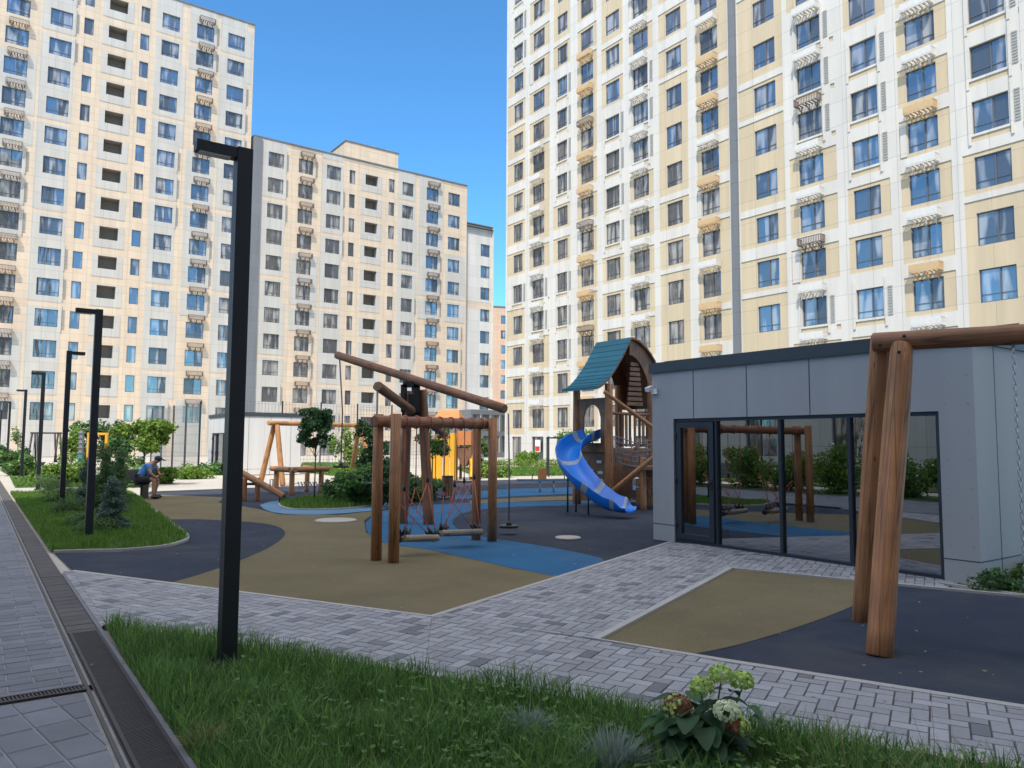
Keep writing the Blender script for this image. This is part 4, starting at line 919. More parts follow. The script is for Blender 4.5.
# local x = A (towards camera right), y = B ; helper from world
rA = Matrix.Rotation(-ROT_A, 3, 'Z')
def TL(p): p = Vector(p); return rA @ (p-Vector((*TC, 0)))
hx, hy = .62, .76
for sx_, sy_, h in ((1, -1, 3.1), (-1, -1, 3.1), (1, 1, 3.2), (-1, 1, 3.2)):
    p = MB(); p.log((sx_*hx, sy_*hy, -.02), (sx_*hx, sy_*hy, h), .115, .10, 12, 0, 1); p.build('post', [M['log'], M['endgrain']], t)
rf = MB(); n = 12; ex_ = .68                          # roof: concave on the slide side, convex on the far side
def prof(sg):
    out = []
    for i in range(n+1):
        u = i/n
        if sg < 0: y = -1.22*u; z = 4.32-1.36*(1-(1-u)**1.55)*.999
        else: y = 1.25*math.sin(u*math.pi/2); z = 4.32-1.75*(1-math.cos(u*math.pi/2))**.9
        out.append((y, z))
    return out
for sg in (-1, 1):
    pr = prof(sg)
    for i in range(n):
        (y0, z0), (y1, z1) = pr[i], pr[i+1]; lift = .02
        rf.V += [(-ex_, y0, z0+.02), (ex_, y0, z0+.02), (ex_, y1, z1+lift+.02), (-ex_, y1, z1+lift+.02), (-ex_, y0, z0-.03), (ex_, y0, z0-.03), (ex_, y1, z1-.03), (-ex_, y1, z1-.03)]; b = len(rf.V)-8
        m_ = 0 if sg < 0 else 1
        rf.face((b, b+1, b+2, b+3), m_); rf.face((b+7, b+6, b+5, b+4), 1); rf.face((b+4, b+5, b+1, b), 1); rf.face((b+3, b+2, b+6, b+7), 0 if sg < 0 else 1); rf.face((b, b+3, b+7, b+4), 1); rf.face((b+1, b+5, b+6, b+2), 1)
rf.build('roof', [M['teal'], M['plank']], t)
for sx_ in (-.68, .55):                                        # curved boards under the roof
    g = MB(); pr = prof(1); pts_o = [(y, z-.05) for y, z in pr]; pts_i = [(y*.62, 2.55+(z-2.6)*.78) for y, z in pr]
    for i in range(n): g.prism([(0, 0)]*0 or [(0, 0), (1, 0), (1, 1)], 0, 0) if False else None
    for i in range(n):
        a, b, c, d = pts_o[i], pts_o[i+1], pts_i[i+1], pts_i[i]
        for xx, o4 in ((sx_, 1), (sx_+.05, -1)): g.quad((xx, a[0], a[1]), (xx, b[0], b[1]), (xx, c[0], c[1]), (xx, d[0], d[1]))
    go = g.build('gable_board', M['plank'], t)
g = MB()
for i in range(9): g.box((.52, .25+.0*i, 2.62+.13*i), (.05, .55-.03*i, .09))
g.build('slatted_board', M['plank'], t)
pf = MB(); pf.box((0, 0, 1.42), (2*hx+.1, 2*hy+.1, .1)); pf.build('platform', M['plank'], t)
# side panels: slide side with arch (upper) ; lower wall with slots and arch
def arch_panel(name, x0, x1, z0, z1, ax, aw, az0, ah, y, axis='y', slots=()):
    """panel in the x/z plane at y, with an arched opening"""
    m = MB(); xs = [x0, ax-aw/2] + [ax-aw/2+aw*i/10 for i in range(1, 10)] + [ax+aw/2, x1]
    def zt(x): q = (x-ax)/(aw/2); return az0+ah-aw/2+math.sqrt(max(0, 1-q*q))*aw/2
    th = .04
    def put(a, b, za0, zb0, za1, zb1):
        P_ = [(a, za0), (b, zb0), (b, zb1), (a, za1)]; n_ = len(m.V)
        for yy in (y-th/2, y+th/2):
            for (px, pz) in P_: m.V.append((px, yy, pz) if axis == 'y' else (yy, px, pz))
        m.face((n_, n_+1, n_+2, n_+3)); m.face((n_+7, n_+6, n_+5, n_+4)); m.face((n_, n_+4, n_+5, n_+1)); m.face((n_+1, n_+5, n_+6, n_+2)); m.face((n_+2, n_+6, n_+7, n_+3)); m.face((n_+3, n_+7, n_+4, n_))
    put(xs[0], xs[1], z0, z0, z1, z1); put(xs[-2], xs[-1], z0, z0, z1, z1)
    for i in range(1, len(xs)-2):
        put(xs[i], xs[i+1], zt(xs[i]), zt(xs[i+1]), z1, z1)
        if az0 > z0+.01: put(xs[i], xs[i+1], z0, z0, az0, az0)
    return m.build(name, M['plank'], t)
arch_panel('arched_panel', -hx+.1, hx-.1, 1.47, 2.75, 0, .66, 1.6, .98, -hy)
arch_panel('lower_wall', -hy, .62, .05, 1.38, .18, .5, .1, .62, hx+.02, 'x')
arch_panel('lower_wall', -hx-.0, hx, .1, 1.38, .1, .4, .35, .5, hy, 'y'); arch_panel('lower_wall', -hx+.05, hx-.1, .12, 1.37, .28, .42, .2, .5, -hy+.03, 'y')
for xx, zz in ((-.3, 1.1), (-.05, .9), (.25, 1.12), (-.32, .72), (.3, .85)):
    wd = MB(); wd.box((xx, -hy-.0, zz), (.17, .02, .07)); wd.build('white_slot', M['white'], t)  # white blocks stand in for the slots of the lower wall

for x in (-hx+.16, -hx+.3, -hx+.44, hx-.44, hx-.3, hx-.16):
    b_ = MB(); b_.box((x, hy, 1.95), (.07, .035, .9)); b_.build('baluster', M['plank'], t)
rl = MB(); rl.log((-hx, hy, 2.4), (hx, hy, 2.4), .04); rl.log((-hx, hy, 1.55), (hx, hy, 1.55), .03); rl.log((hx, -hy, 2.35), (hx, hy, 2.35), .04); rl.build('rail', M['plank'], t)
for x in (-.45, -.15, .15, .45):
    b_ = MB(); b_.box((hx, x, 1.95), (.035, .06, .8)); b_.build('baluster', M['plank'], t)
for a, b, r_ in ((D3(604, 391.6, 18.7), D3(658, 431, 19.0), .05), (D3(606, 496, 18.3), D3(660, 452, 17.9), .055), (D3(620, 470, 19.4), D3(640, 442, 19.2), .04)):
    p = MB(); p.log(TL(a), TL(b), r_, r_, 10, 0, 1); p.build('slanting_pole', [M['log'], M['endgrain']], t)
# lower deck on the right with rope net
dk = MB(); dk.box(TL((3.75, 19.0, 1.0)), (1.0, 1.6, .08)); dk.build('lower_deck', M['plank'], t)
for w_ in ((3.2, 18.6), (4.35, 18.95), (3.3, 19.3)):
    p = MB(); p.log(TL((*w_, -.02)), TL((*w_, 1.25)), .08, .075, 10, 0, 1); p.build('deck_post', [M['log'], M['endgrain']], t)
nt_ = MB(); A_ = D3(616, 436, 18.9); B_ = D3(655, 440, 18.4); C_ = D3(616, 462, 18.9); D_ = D3(655, 462, 18.4)
for i in range(6):
    u = i/5; nt_.tube([TL(A_.lerp(B_, u)), TL(A_.lerp(B_, u).lerp(C_.lerp(D_, u), .5)+Vector((0, 0, -.05))), TL(C_.lerp(D_, u))], .014, 5)
    nt_.tube([TL(A_.lerp(C_, u)), TL(A_.lerp(C_, u).lerp(B_.lerp(D_, u), .5)-Vector((0, 0, .12))), TL(B_.lerp(D_, u))], .014, 5)
nt_.build('rope_net', M['grey_rope'], t)
hl = MB()
for i in range(14):
    a = -1.25+2.5*i/13; c = TL((3.45, 19.5, 0)); 
    for z in (.2, .42, .64, .86): hl.box((c.x+.25+.55*math.cos(a), c.y+.75*math.sin(a), z), (.05, .15, .20), 0, a)
hl.build('hull_panel', M['plank'], t)
# slide
pts = [(2.12, 19.70, 1.70), (1.82, 19.42, 1.60), (1.50, 18.95, 1.40), (1.36, 18.35, 1.15), (1.42, 17.8, .90), (1.62, 17.25, .60), (1.88, 16.95, .36), (2.12, 16.72, .20), (2.34, 16.52, .15), (2.55, 16.38, .14)]
def cr(P, n_=6):
    out = []; P = [Vector(p) for p in P]; Q = [P[0]*2-P[1]]+P+[P[-1]*2-P[-2]]
    for i in range(1, len(Q)-2):
        for k in range(n_):
            s = k/n_; a, b, c, d = Q[i-1], Q[i], Q[i+1], Q[i+2]
            out.append(.5*((2*b)+(c-a)*s+(2*a-5*b+4*c-d)*s*s+(3*b-3*c+d-a)*s**3))
    out.append(P[-1]); return out
sp = cr(pts); sm_ = MB(); prof2 = [(-.27, .26), (-.29, .27), (-.29, .24), (-.25, .06), (-.17, -.01), (0, -.04), (.17, -.01), (.25, .06), (.29, .24), (.29, .27), (.27, .26), (.235, .09), (.16, .025), (0, 0), (-.16, .025), (-.235, .09)]
rings = []
for i, p in enumerate(sp):
    tg = (sp[min(i+1, len(sp)-1)]-sp[max(i-1, 0)]); side = Vector((tg.y, -tg.x, 0)).normalized(); upv = side.cross(tg.normalized()); upv = upv if upv.z > 0 else -upv
    kk = 1 if i < len(sp)-7 else max(.35, (len(sp)-1-i)/7); rings.append(len(sm_.V))
    for (a, b) in prof2: sm_.V.append(tuple(TL(p+side*a*1.08+upv*(b*(kk if b > .03 else 1)))))
K = len(prof2)
for i in range(len(rings)-1):
    patch = 1 if (i % 14) in (4, 5) else 0
    for k in range(K): k2 = (k+1) % K; sm_.face((rings[i]+k, rings[i+1]+k, rings[i+1]+k2, rings[i]+k2), patch, None, True)
sm_.face([rings[0]+k for k in range(K)]); sm_.face([rings[-1]+k for k in range(K)][::-1])
sm_.build('slide', [M['bluepl'], M['greypl']], t)
for w_, z in (((1.5, 17.8), .8), ((1.72, 17.15), .5), ((1.3, 17.7), .85)):
    p = MB(); p.tube([TL((*w_, 0)), TL((*w_, z))], .02, 8); p.build('slide_leg', M['blackmetal'], t)
# orange swing -----------------------------------------------------------------
a0 = Vector((-8.75, 28.2, 0)); a1 = Vector((-6.35, 31.9, 0)); t = thing('orange_swing', a0, 0, 'sunlit orange log swing beside the pale pavilion', 'swing'); dr = (a1-a0).normalized(); pr_ = dr.cross(Vector((0, 0, 1)))
for c in (a0, a1):
    for s_ in (-1, 1): p = MB(); p.log(c+pr_*.62*s_+dr*(-.12 if c == a0 else .12)-a0, c+pr_*.08*s_+Vector((0, 0, 2.2))-a0, .10, .09, 12, 0, 1); p.build('leg', [M['logorange'], M['endgrain']], t)
p = MB(); p.log(a0-dr*.35+Vector((0, 0, 2.27))-a0, a1+dr*.3+Vector((0, 0, 2.27))-a0, .09); p.build('top_beam', [M['logorange'], M['endgrain']], t)
c = a0.lerp(a1, .55)
for s_ in (-.22, .22): m = MB(); m.tube([c+dr*s_+Vector((0, 0, 2.2))-a0, c+dr*s_+Vector((0, 0, .5))-a0], .012, 5); m.build('chain', M['grey_steel'], t)
m = MB(); m.box(c+Vector((0, 0, .5))-a0, (.2, .5, .04), 0, math.atan2(dr.y, dr.x)+math.pi/2); m.build('seat', M['blackmetal'], t)

# seesaw -----------------------------------------------------------------------------
c = Vector(((253-512)/760*20.6, 20.6, 0)); t = thing('log_seesaw', c, 0, 'brown log seesaw with its right end on the ground, left of the planted island', 'seesaw')
for px in (247, 260): x = (px-512)/760*20.6-c.x; p = MB(); p.log((x, 0, -.02), (x, 0, .62), .075, .07, 10, 0, 1); p.build('post', [M['log'], M['endgrain']], t)
p = MB(); p.tube([(-.3, 0, .45), (.3, 0, .45)], .035, 8); p.build('axle', M['blackmetal'], t)
e0 = D3(226, 464, 20.9); e1 = D3(284, 496.5, 20.2); p = MB(); p.log(e0-c, e1-c, .085, .085, 12, 0, 1); p.build('beam', [M['log'], M['endgrain']], t)
for e, s_ in ((e0, 1), (e1, -1)):
    m = MB(); d_ = (e1-e0).normalized()*s_; q = e+d_*.45-c; m.tube([q+Vector((0, -.12, .05)), q+Vector((0, -.12, .26)), q+Vector((0, .12, .26)), q+Vector((0, .12, .05))], .014, 6); m.build('handle', M['grey_steel'], t)
    m = MB(); m.tube([e+d_*.0-Vector((0, .05, .1))-c, e-Vector((0, -.05, .1))-c], .13, 14); m.build('tyre_bumper', M['blackmetal'], t)
# balance beams
t = thing('balance_beam', (-6.4, 23.4, 0), 0, 'low balance beams of brown logs on posts behind the planted island', 'balance beam'); O = Vector((-6.4, 23.4, 0))
for px, D in ((278.5, 24.2), (294, 23.0), (309, 24.6), (323, 24.0)): g = Vector(((px-512)/760*D, D, 0)); p = MB(); p.log(g-O-Vector((0, 0, .02)), g+Vector((0, 0, .72))-O, .085, .08, 10, 0, 1); p.build('post', [M['log'], M['endgrain']], t)
for (x0, x1, D0, D1) in ((273.5, 297, 24.3, 22.9), (291, 330, 23.0, 24.2), (305, 326, 24.7, 24.1)): a = Vector(((x0-512)/760*D0, D0, .74)); b = Vector(((x1-512)/760*D1, D1, .74)); p = MB(); p.log(a-O, b-O, .085); p.build('beam', [M['log'], M['endgrain']], t)
m = MB()
for i in range(7): a = D3(298+i*3, 482, 23.6); m.tube([a-O, D3(300+i*3, 489, 23.4)-O, D3(303+i*3, 484, 23.6)-O], .02, 5)
m.build('rope_net', M['grey_rope'], t)
# yellow playhouse ---------------------------------------------------------------------
YD = 33.; Y0 = Vector(((450-512)/760*YD, YD, 0)); t = thing('yellow_playhouse', Y0, R(-8), 'yellow and orange climbing playhouse behind the hanging logs', 'playhouse')
for x, y_ in ((-.5, -.4), (.4, -.4), (-.5, .5), (.4, .5), (1.0, -.4), (1.0, .5)): p = MB(); p.box((x, y_, 1.35 if x < .9 else 1.0), (.1, .1, 2.7 if x < .9 else 2.0)); p.build('post', M['plank'], t)
m = MB(); m.prism([(-.7, -.6), (.6, -.6), (.6, .7), (-.7, .7)], 2.55, 2.6); m.quad((-.6, -.6, 2.6), (.55, -.6, 2.6), (.4, .05, 2.98), (-.45, .05, 2.98)); m.quad((-.6, .7, 2.6), (-.45, .05, 2.98), (.4, .05, 2.98), (.55, .7, 2.6)); m.poly([(-.6, -.6, 2.6), (-.45, .05, 2.98), (-.6, .7, 2.6)]); m.poly([(.55, -.6, 2.6), (.55, .7, 2.6), (.4, .05, 2.98)]); m.build('roof', M['orange'], t)
m = MB(); m.box((.75, 0, 1.78), (.6, 1.0, .6), 0); m.build('cabin', M['orange'], t)
m = MB(); m.box((.72, 0, 1.15), (.5, .8, .5), 0); m.poly([(.5, -.45, .9), (.95, -.45, .9), (.75, -.45, .4)]); m.build('hopper', M['plank'], t)
for i in range(5): m = MB(); m.box((-.9+.3*i, -.62, .80+.05*i), (.26, .05, 1.5+.12*i)); m.build('side_panel', M['yellow'], t)
m = MB()
for i in range(7): m.box((-1.05+.16*i, -.1, .2+.19*i), (.2, .8, .05))
m.build('stair', M['yellow'], t)
m = MB(); m.tube([(1.05, -.2, 1.0), (1.2, -.6, .7), (1.25, -.9, .35), (1.25, -1.2, .12)], [.16, .16, .16, .14], 10, 0, True, None, 0, .5); m.build('slide', M['yellow'], t)
# bin, bench, seesaw in the distance ---------------------------------------------------------
g = G(447.5, 497); t = thing('litter_bin', (*g, 0), 0, 'dark brown litter bin beside the planted island', 'litter bin')
m = MB()
for i in range(12): a = i*math.pi/6; m.box((math.cos(a)*.15, math.sin(a)*.15, .31), (.07, .02, .58), 0, a+math.pi/2)
m.build('slat_shell', M['plank'], t); m = MB(); m.tube([(0, 0, .03), (0, 0, .58)], .13, 14); m.tube([(0, 0, .58), (0, 0, .62)], [.17, .16], 14); m.tube([(0, 0, 0), (0, 0, .03)], .16, 14); m.build('liner', M['blackmetal'], t)
g = G(461, 494); t = thing('bench', (*g, 0), R(10), 'small dark wooden bench right of the litter bin', 'bench')
for y_ in (-.14, 0, .14): m = MB(); m.box((0, y_, .38), (.9, .11, .04)); m.build('seat_slat', M['plank'], t)
for x in (-.36, .36): m = MB(); m.box((x, 0, .18), (.06, .36, .36)); m.build('leg', M['blackmetal'], t)
g = Vector((*G(546, 492), 0)); t = thing('seesaw', g, R(3), 'blue grey seesaw with an orange backboard, behind the slide', 'seesaw')
m = MB(); m.box((0, 0, .38), (1.9, .12, .07)); m.build('beam', simple('blue_grey_paint', (.10, .18, .26), .5), t)
for x in (-.2, .25): m = MB(); m.tube([(x, -.1, 0), (x, 0, .36), (x, .1, 0)], .025, 6); m.build('leg', M['grey_steel'], t)
m = MB(); m.box((-.12, .05, .58), (.28, .04, .36)); m.build('backboard', M['orange'], t)
for x in (-.45, .6): m = MB(); m.tube([(x, -.1, .58), (x, .1, .58)], .015, 6); m.tube([(x, 0, .4), (x, 0, .6)], .015, 6); m.build('handle', M['blackmetal'], t)
# steel pergola
g = Vector(((562-512)/760*36, 36, 0)); t = thing('pergola', g, 0, 'thin black steel pergola behind the blue slide', 'pergola')
for x in (-.62, .62): 
    for y_ in (0, 1.6): m = MB(); m.box((x, y_, .9), (.07, .07, 1.8)); m.build('post', M['blackmetal'], t)
m = MB(); m.box((0, 0, 1.83), (1.35, .08, .06)); m.box((0, 1.6, 1.83), (1.35, .08, .06))
for i in range(5): m.box((-.6+.3*i, .8, 1.88), (.04, 1.7, .04))
m.build('roof_bars', M['blackmetal'], t); m = MB(); m.box((.45, .1, .8), (.35, .04, .7)); m.build('panel', M['orange'], t)
# left: black basket swing, yellow frame, sign ------------------------------------------------
D = 38.; g = Vector(((48-512)/760*D, D, 0)); t = thing('basket_swing', g, 0, 'black steel basket swing in front of the left tower', 'swing')
for x in (-.75, -.62, -.5, .42, .6, .7): m = MB(); m.tube([(x, -.3 if x in (-.75, .6) else .3, 0), (x*.96, 0, 1.95)], .045, 8); m.build('post', M['blackmetal'], t)
m = MB(); m.tube([(-.8, 0, 1.95), (.75, 0, 1.95)], .04, 8); m.build('top_beam', M['blackmetal'], t)
m = MB(); m.tube([(-.45, 0, .3), (-.45, 0, .5)], [.3, .42], 16); m.build('basket', M['blackmetal'], t)
for x in (-.65, -.25): m = MB(); m.tube([(x*.9, 0, 1.93), (x, 0, .5)], .015, 5); m.build('rope', M['grey_rope'], t)
D = 33.; g = Vector(((103-512)/760*D, D, 0)); t = thing('climbing_frame', g, 0, 'yellow steel climbing frame behind the conifers', 'climbing frame')
for x in (-.55, .22): m = MB(); m.box((x, 0, .92), (.1, .1, 1.84)); m.build('post', M['yellow'], t)
m = MB(); m.box((-.16, 0, 1.88), (.9, .1, .1)); m.build('crossbar', M['yellow'], t)
D = 29.; g = Vector(((56.5-512)/760*D, D, 0)); t = thing('sign', g, R(5), 'small white sign on a low post in the shrubs by the lawn', 'sign')
m = MB(); m.box((0, 0, .62), (.27, .02, .27), 0); m.box((.04, -.013, .56), (.08, .006, .05), 1); m.build('panel', [M['white'], M['grey_steel']], t); m = MB(); m.box((0, .02, .25), (.04, .03, .5)); m.build('post', M['grey_steel'], t)
D = 31.; g = Vector(((83-512)/760*D, D, 0)); t = thing('teal_post', g, 0, 'grey and teal totem post left of the conifers', 'totem post')
m = MB(); m.box((0, 0, .5), (.16, .16, 1.0)); m.build('base', simple('teal_paint', (.06, .22, .22), .5), t); m = MB(); m.box((0, 0, 1.5), (.12, .12, 1.0)); [m.box((0, 0, 1.1+.2*i), (.2, .2, .05)) for i in range(5)]; m.build('shaft', M['grey_steel'], t)

# sports cage -----------------------------------------------------------------------------------
def cage(p0, p1, h, label, gate=None, pitch=.18):
    p0 = Vector((*p0, 0)); p1 = Vector((*p1, 0)); L = (p1-p0).length; t = thing('mesh_fence', p0, math.atan2(p1.y-p0.y, p1.x-p0.x), label, 'fence', 'sports cage fences'); n = max(1, round(L/2.5))
    for i in range(n+1): m = MB(); m.box((L*i/n, 0, h/2), (.07, .07, h)); m.build('post', M['blackmetal'], t)
    for i in range(n):
        m = MB(); x0, x1 = L*i/n+.04, L*(i+1)/n-.04; k = int((x1-x0)/pitch)
        for q in range(k+1): m.box((x0+(x1-x0)*q/k, 0, h/2), (.014, .014, h-.1))
        for z in [.1+.45*q for q in range(int(h/.45)+1)]: m.box(((x0+x1)/2, .012, min(z, h-.03)), (x1-x0, .014, .014))
        m.build('mesh_panel', M['grey_steel'], t)
    return t
cage((-21.5, 45.5), (-15.0, 36.6), 3.5, 'grey steel mesh fence of the sports cage, left of the pale pavilion')
cage((-15.0, 36.8+5.3), (-7.5, 47.5), 3.9, 'grey steel mesh fence behind the pale pavilion and the orange swing')
cage((-7.5, 47.5), (-3.0, 50.7), 2.4, 'lower mesh fence behind the orange swing, right section')

# person on bench ---------------------------------------------------------------------------------
D = 21.3; bx_ = (146-512)/760*D; t = thing('park_bench', (bx_-.42, D+.05, 0), R(2), 'dark park bench at the edge of the playground with a person on it', 'bench')
m = MB()
for i in range(4): m.box((0, -.05+.09*i, .43), (1.0, .08, .035))
m.build('seat', M['shorts'], t)
m = MB(); m.box((-.47, .12, .6), (.07, .5, .55), 0, Matrix.Rotation(R(-12), 3, 'Y')); m.box((.05, .3, .62), (1.0, .04, .3)); m.build('backrest', M['shorts'], t)
for x in (-.42, .40): m = MB(); m.box((x, .1, .21), (.06, .4, .42)); m.build('leg', M['blackmetal'], t)
D -= .05
def skinbody(name, V, E, Rad, mat, parent, sub=2):
    me = bpy.data.meshes.new(name); me.from_pydata(V, E, []); me.materials.append(mat); o = bpy.data.objects.new(name, me); col.objects.link(o); o.parent = parent
    sk = o.modifiers.new('skin', 'SKIN'); sk.use_smooth_shade = True
    for i, r in enumerate(Rad): me.skin_vertices[0].data[i].radius = (r, r) if not isinstance(r, tuple) else r
    me.skin_vertices[0].data[0].use_root = True
    ss = o.modifiers.new('sub', 'SUBSURF'); ss.levels = sub; ss.render_levels = sub
    return o
P = thing('person', (bx_+.0, D, 0), 0, 'person in blue T-shirt, dark shorts and cap bending forward on the park bench', 'person')
def mkskin(o_me): pass
V = [(-.02, 0, .55), (.02, 0, .68), (.14, 0, .84), (.27, 0, .95), (.33, 0, 1.0), (.40, -.0, 1.05), (.45, 0, 1.10),          # pelvis,waist,chest,neck base,neck,head,crown
     (.24, -.17, .92), (.33, -.22, .70), (.44, -.13, .58), (.50, -.07, .64),                                              # right arm
     (.24, .17, .92), (.34, .22, .70), (.46, .13, .60), (.52, .06, .66),
     (.02, -.11, .52), (.40, -.13, .54), (.38, -.13, .12), (.36, -.13, .07), (.52, -.14, .04),
     (.02, .11, .52), (.38, .14, .54), (.30, .14, .12), (.28, .14, .07), (.44, .15, .04)]
E = [(0, 1), (1, 2), (2, 3), (3, 4), (4, 5), (5, 6), (3, 7), (7, 8), (8, 9), (9, 10), (3, 11), (11, 12), (12, 13), (13, 14), (0, 15), (15, 16), (16, 17), (17, 18), (18, 19), (0, 20), (20, 21), (21, 22), (22, 23), (23, 24)]
Rad = [.13, .125, .14, .09, .052, .09, .07, .062, .046, .033, .035, .062, .046, .033, .035, .09, .062, .042, .04, .035, .09, .062, .042, .04, .035]
body_ = skinbody.__wrapped__(None) if False else None
def skinobj(name, V, E, Rad, mat, parent, sub=2):
    me = bpy.data.meshes.new(name); me.from_pydata(V, E, []); me.materials.append(mat); o = bpy.data.objects.new(name, me); col.objects.link(o); o.parent = parent
    o.modifiers.new('skin', 'SKIN'); o.modifiers['skin'].use_smooth_shade = True
    lay = me.skin_vertices[0] if len(me.skin_vertices) else None
    if lay is None:
        import bmesh
        bm = bmesh.new(); bm.from_mesh(me); bm.verts.layers.skin.verify(); bm.to_mesh(me); bm.free(); lay = me.skin_vertices[0]
    for i, r in enumerate(Rad): lay.data[i].radius = (r, r)
    lay.data[0].use_root = True
    o.modifiers.new('sub', 'SUBSURF'); o.modifiers['sub'].levels = sub; o.modifiers['sub'].render_levels = sub
    return o
skinobj('body', V, E, Rad, M['skin'], P)
skinobj('shirt', [V[0], V[1], V[2], V[3], V[7], (.30, -.20, .79), V[11], (.30, .20, .79)], [(0, 1), (1, 2), (2, 3), (3, 4), (4, 5), (3, 6), (6, 7)], [.15, .15, .165, .12, .085, .07, .085, .07], M['shirt'], P)
skinobj('shorts', [(-.02, 0, .53), (.02, -.11, .525), (.33, -.13, .54), (.02, .11, .525), (.31, .135, .54)], [(0, 1), (1, 2), (0, 3), (3, 4)], [.15, .11, .09, .11, .09], M['shorts'], P)
m = MB(); m.ball((.425, 0, 1.105), .108, 0, 14, 8, (1, .85, .75)); m.box((.55, 0, 1.075), (.14, .15, .012), 0, Matrix.Rotation(R(25), 3, 'Y')); m.build('cap', M['cap'], P)
for x, y_ in ((.45, -.135), (.37, .145)): m = MB(); m.ball((x, y_, .05), .1, 0, 12, 8, (1.35, .5, .55)); m.build('shoe', M['blackmetal'], P)
for s_, (hx_, hz_) in ((-1, (.51, .655)), (1, (.53, .675))):
    m = MB()
    for f in range(5): yo = s_*(.055-.018*f*.6); m.tube([(hx_, yo, hz_+.0), (hx_+.035, yo+.002*f, hz_+.02+.004*f), (hx_+.045, yo, hz_-.02+.004*f)], [.009, .009, .007], 6)
    m.build('fingers', M['skin'], P)

#==PLANTS==
def at(px, D): return ((px-512)/760*D, D, 0)
plant('maple_tree', at(316.5, 20.6), [((.0+random.uniform(-.33, .33), random.uniform(-.35, .35), 1.95+random.uniform(-.42, .48)), (.15, .15, .11)) for _ in range(46)], 3600, .085, LF['dark'], 'small round headed tree with a thin trunk on the planted island', 'tree', trunk=(1.7, .022), aspect=1.3)
plant('young_tree', at(146, 27.5), [((random.uniform(-.85, .85), random.uniform(-.6, .6), 1.75+random.uniform(-.4, .45)), (.3, .3, .2)) for _ in range(20)], 4200, .13, LF['lime'], 'bright lime green tree in sunlight above the seated person', 'tree', trunk=(1.5, .04), aspect=1.4)
plant('young_tree', at(577, 42), [((random.uniform(-.8, .8), random.uniform(-.6, .6), 1.3+random.uniform(-1, .8)), (.45, .45, .4)) for _ in range(12)], 3000, .17, LF['lime'], 'sunlit green tree seen behind the black pergola', 'tree', trunk=(1.2, .05))
plant('young_tree', at(433, 24.5), [((random.uniform(-.4, .45), random.uniform(-.4, .4), 1.75+random.uniform(-.45, .25)), (.2, .2, .18)) for _ in range(10)], 1300, .12, LF['leaf'], 'slim young tree behind the hanging logs', 'tree', trunk=(1.6, .025))
plant('young_tree', at(112, 42), [((random.uniform(-1.6, 1.6), random.uniform(-.6, .6), 1.6+random.uniform(-.8, .8)), (.55, .55, .5)) for _ in range(16)], 4000, .2, LF['dark'], 'dark green tree in front of the left end of the sports cage', 'tree', trunk=(1.4, .06))
plant('young_tree', at(74, 36), [((random.uniform(-.35, .35), random.uniform(-.3, .3), 1.4+random.uniform(-.8, .7)), (.25, .25, .3)) for _ in range(10)], 1400, .13, LF['lime'], 'thin young tree with yellow green leaves left of the totem post', 'tree', trunk=(1.6, .03))
plant('young_tree', at(20, 40), [((random.uniform(-.4, .4), random.uniform(-.3, .3), 1.5+random.uniform(-.7, .6)), (.2, .2, .25)) for _ in range(8)], 500, .13, LF['leaf'], 'sparse young tree above the round bush at the left edge', 'tree', trunk=(1.7, .03))
plant('young_tree', at(346, 33), [((random.uniform(-.7, .8), random.uniform(-.3, .3), 1.2+random.uniform(-.9, .8)), (.28, .28, .35)) for _ in range(12)], 1500, .14, LF['lime'], 'slender sunlit sapling behind the orange swing', 'tree', trunk=(1.6, .03))
def bush(px, D, R0, h, n, size, mat, label, group=None, name='bush', cr=.28, seed=1, aspect=1.8):
    return plant(name, at(px, D), blobs(16, R0, h*.5, h*.42, cr, seed), n, size, LF[mat], label, 'bush', group, aspect=aspect)
bush(366, 19.5, .65, .95, 4500, .10, 'leaf', 'leafy green bush on the planted island beside the brown frame', seed=3, cr=.24)
bush(385, 18.8, .4, 1.2, 3800, .11, 'dark', 'tall dark leafy bush behind the left posts of the brown frame', seed=4, cr=.22)
plant('tall_shrub', at(372, 20.6), [((random.uniform(-.35, .4), random.uniform(-.2, .2), 1.2+random.uniform(-.7, .8)), (.2, .2, .25)) for _ in range(12)], 2400, .12, LF['dark'], 'tall loose shrub rising behind the brown frame posts', 'bush')
bush(340, 21.0, .45, .5, 2000, .12, 'juniper', 'low spreading shrub at the left of the island bushes', seed=5, cr=.2)
bush(400, 20.6, .5, .8, 3000, .10, 'leaf', 'green bush seen between the posts of the brown frame', seed=6, cr=.22)
bush(425, 21.2, .6, .6, 3000, .10, 'leaf', 'low green bush behind the hanging logs', seed=7, cr=.2)
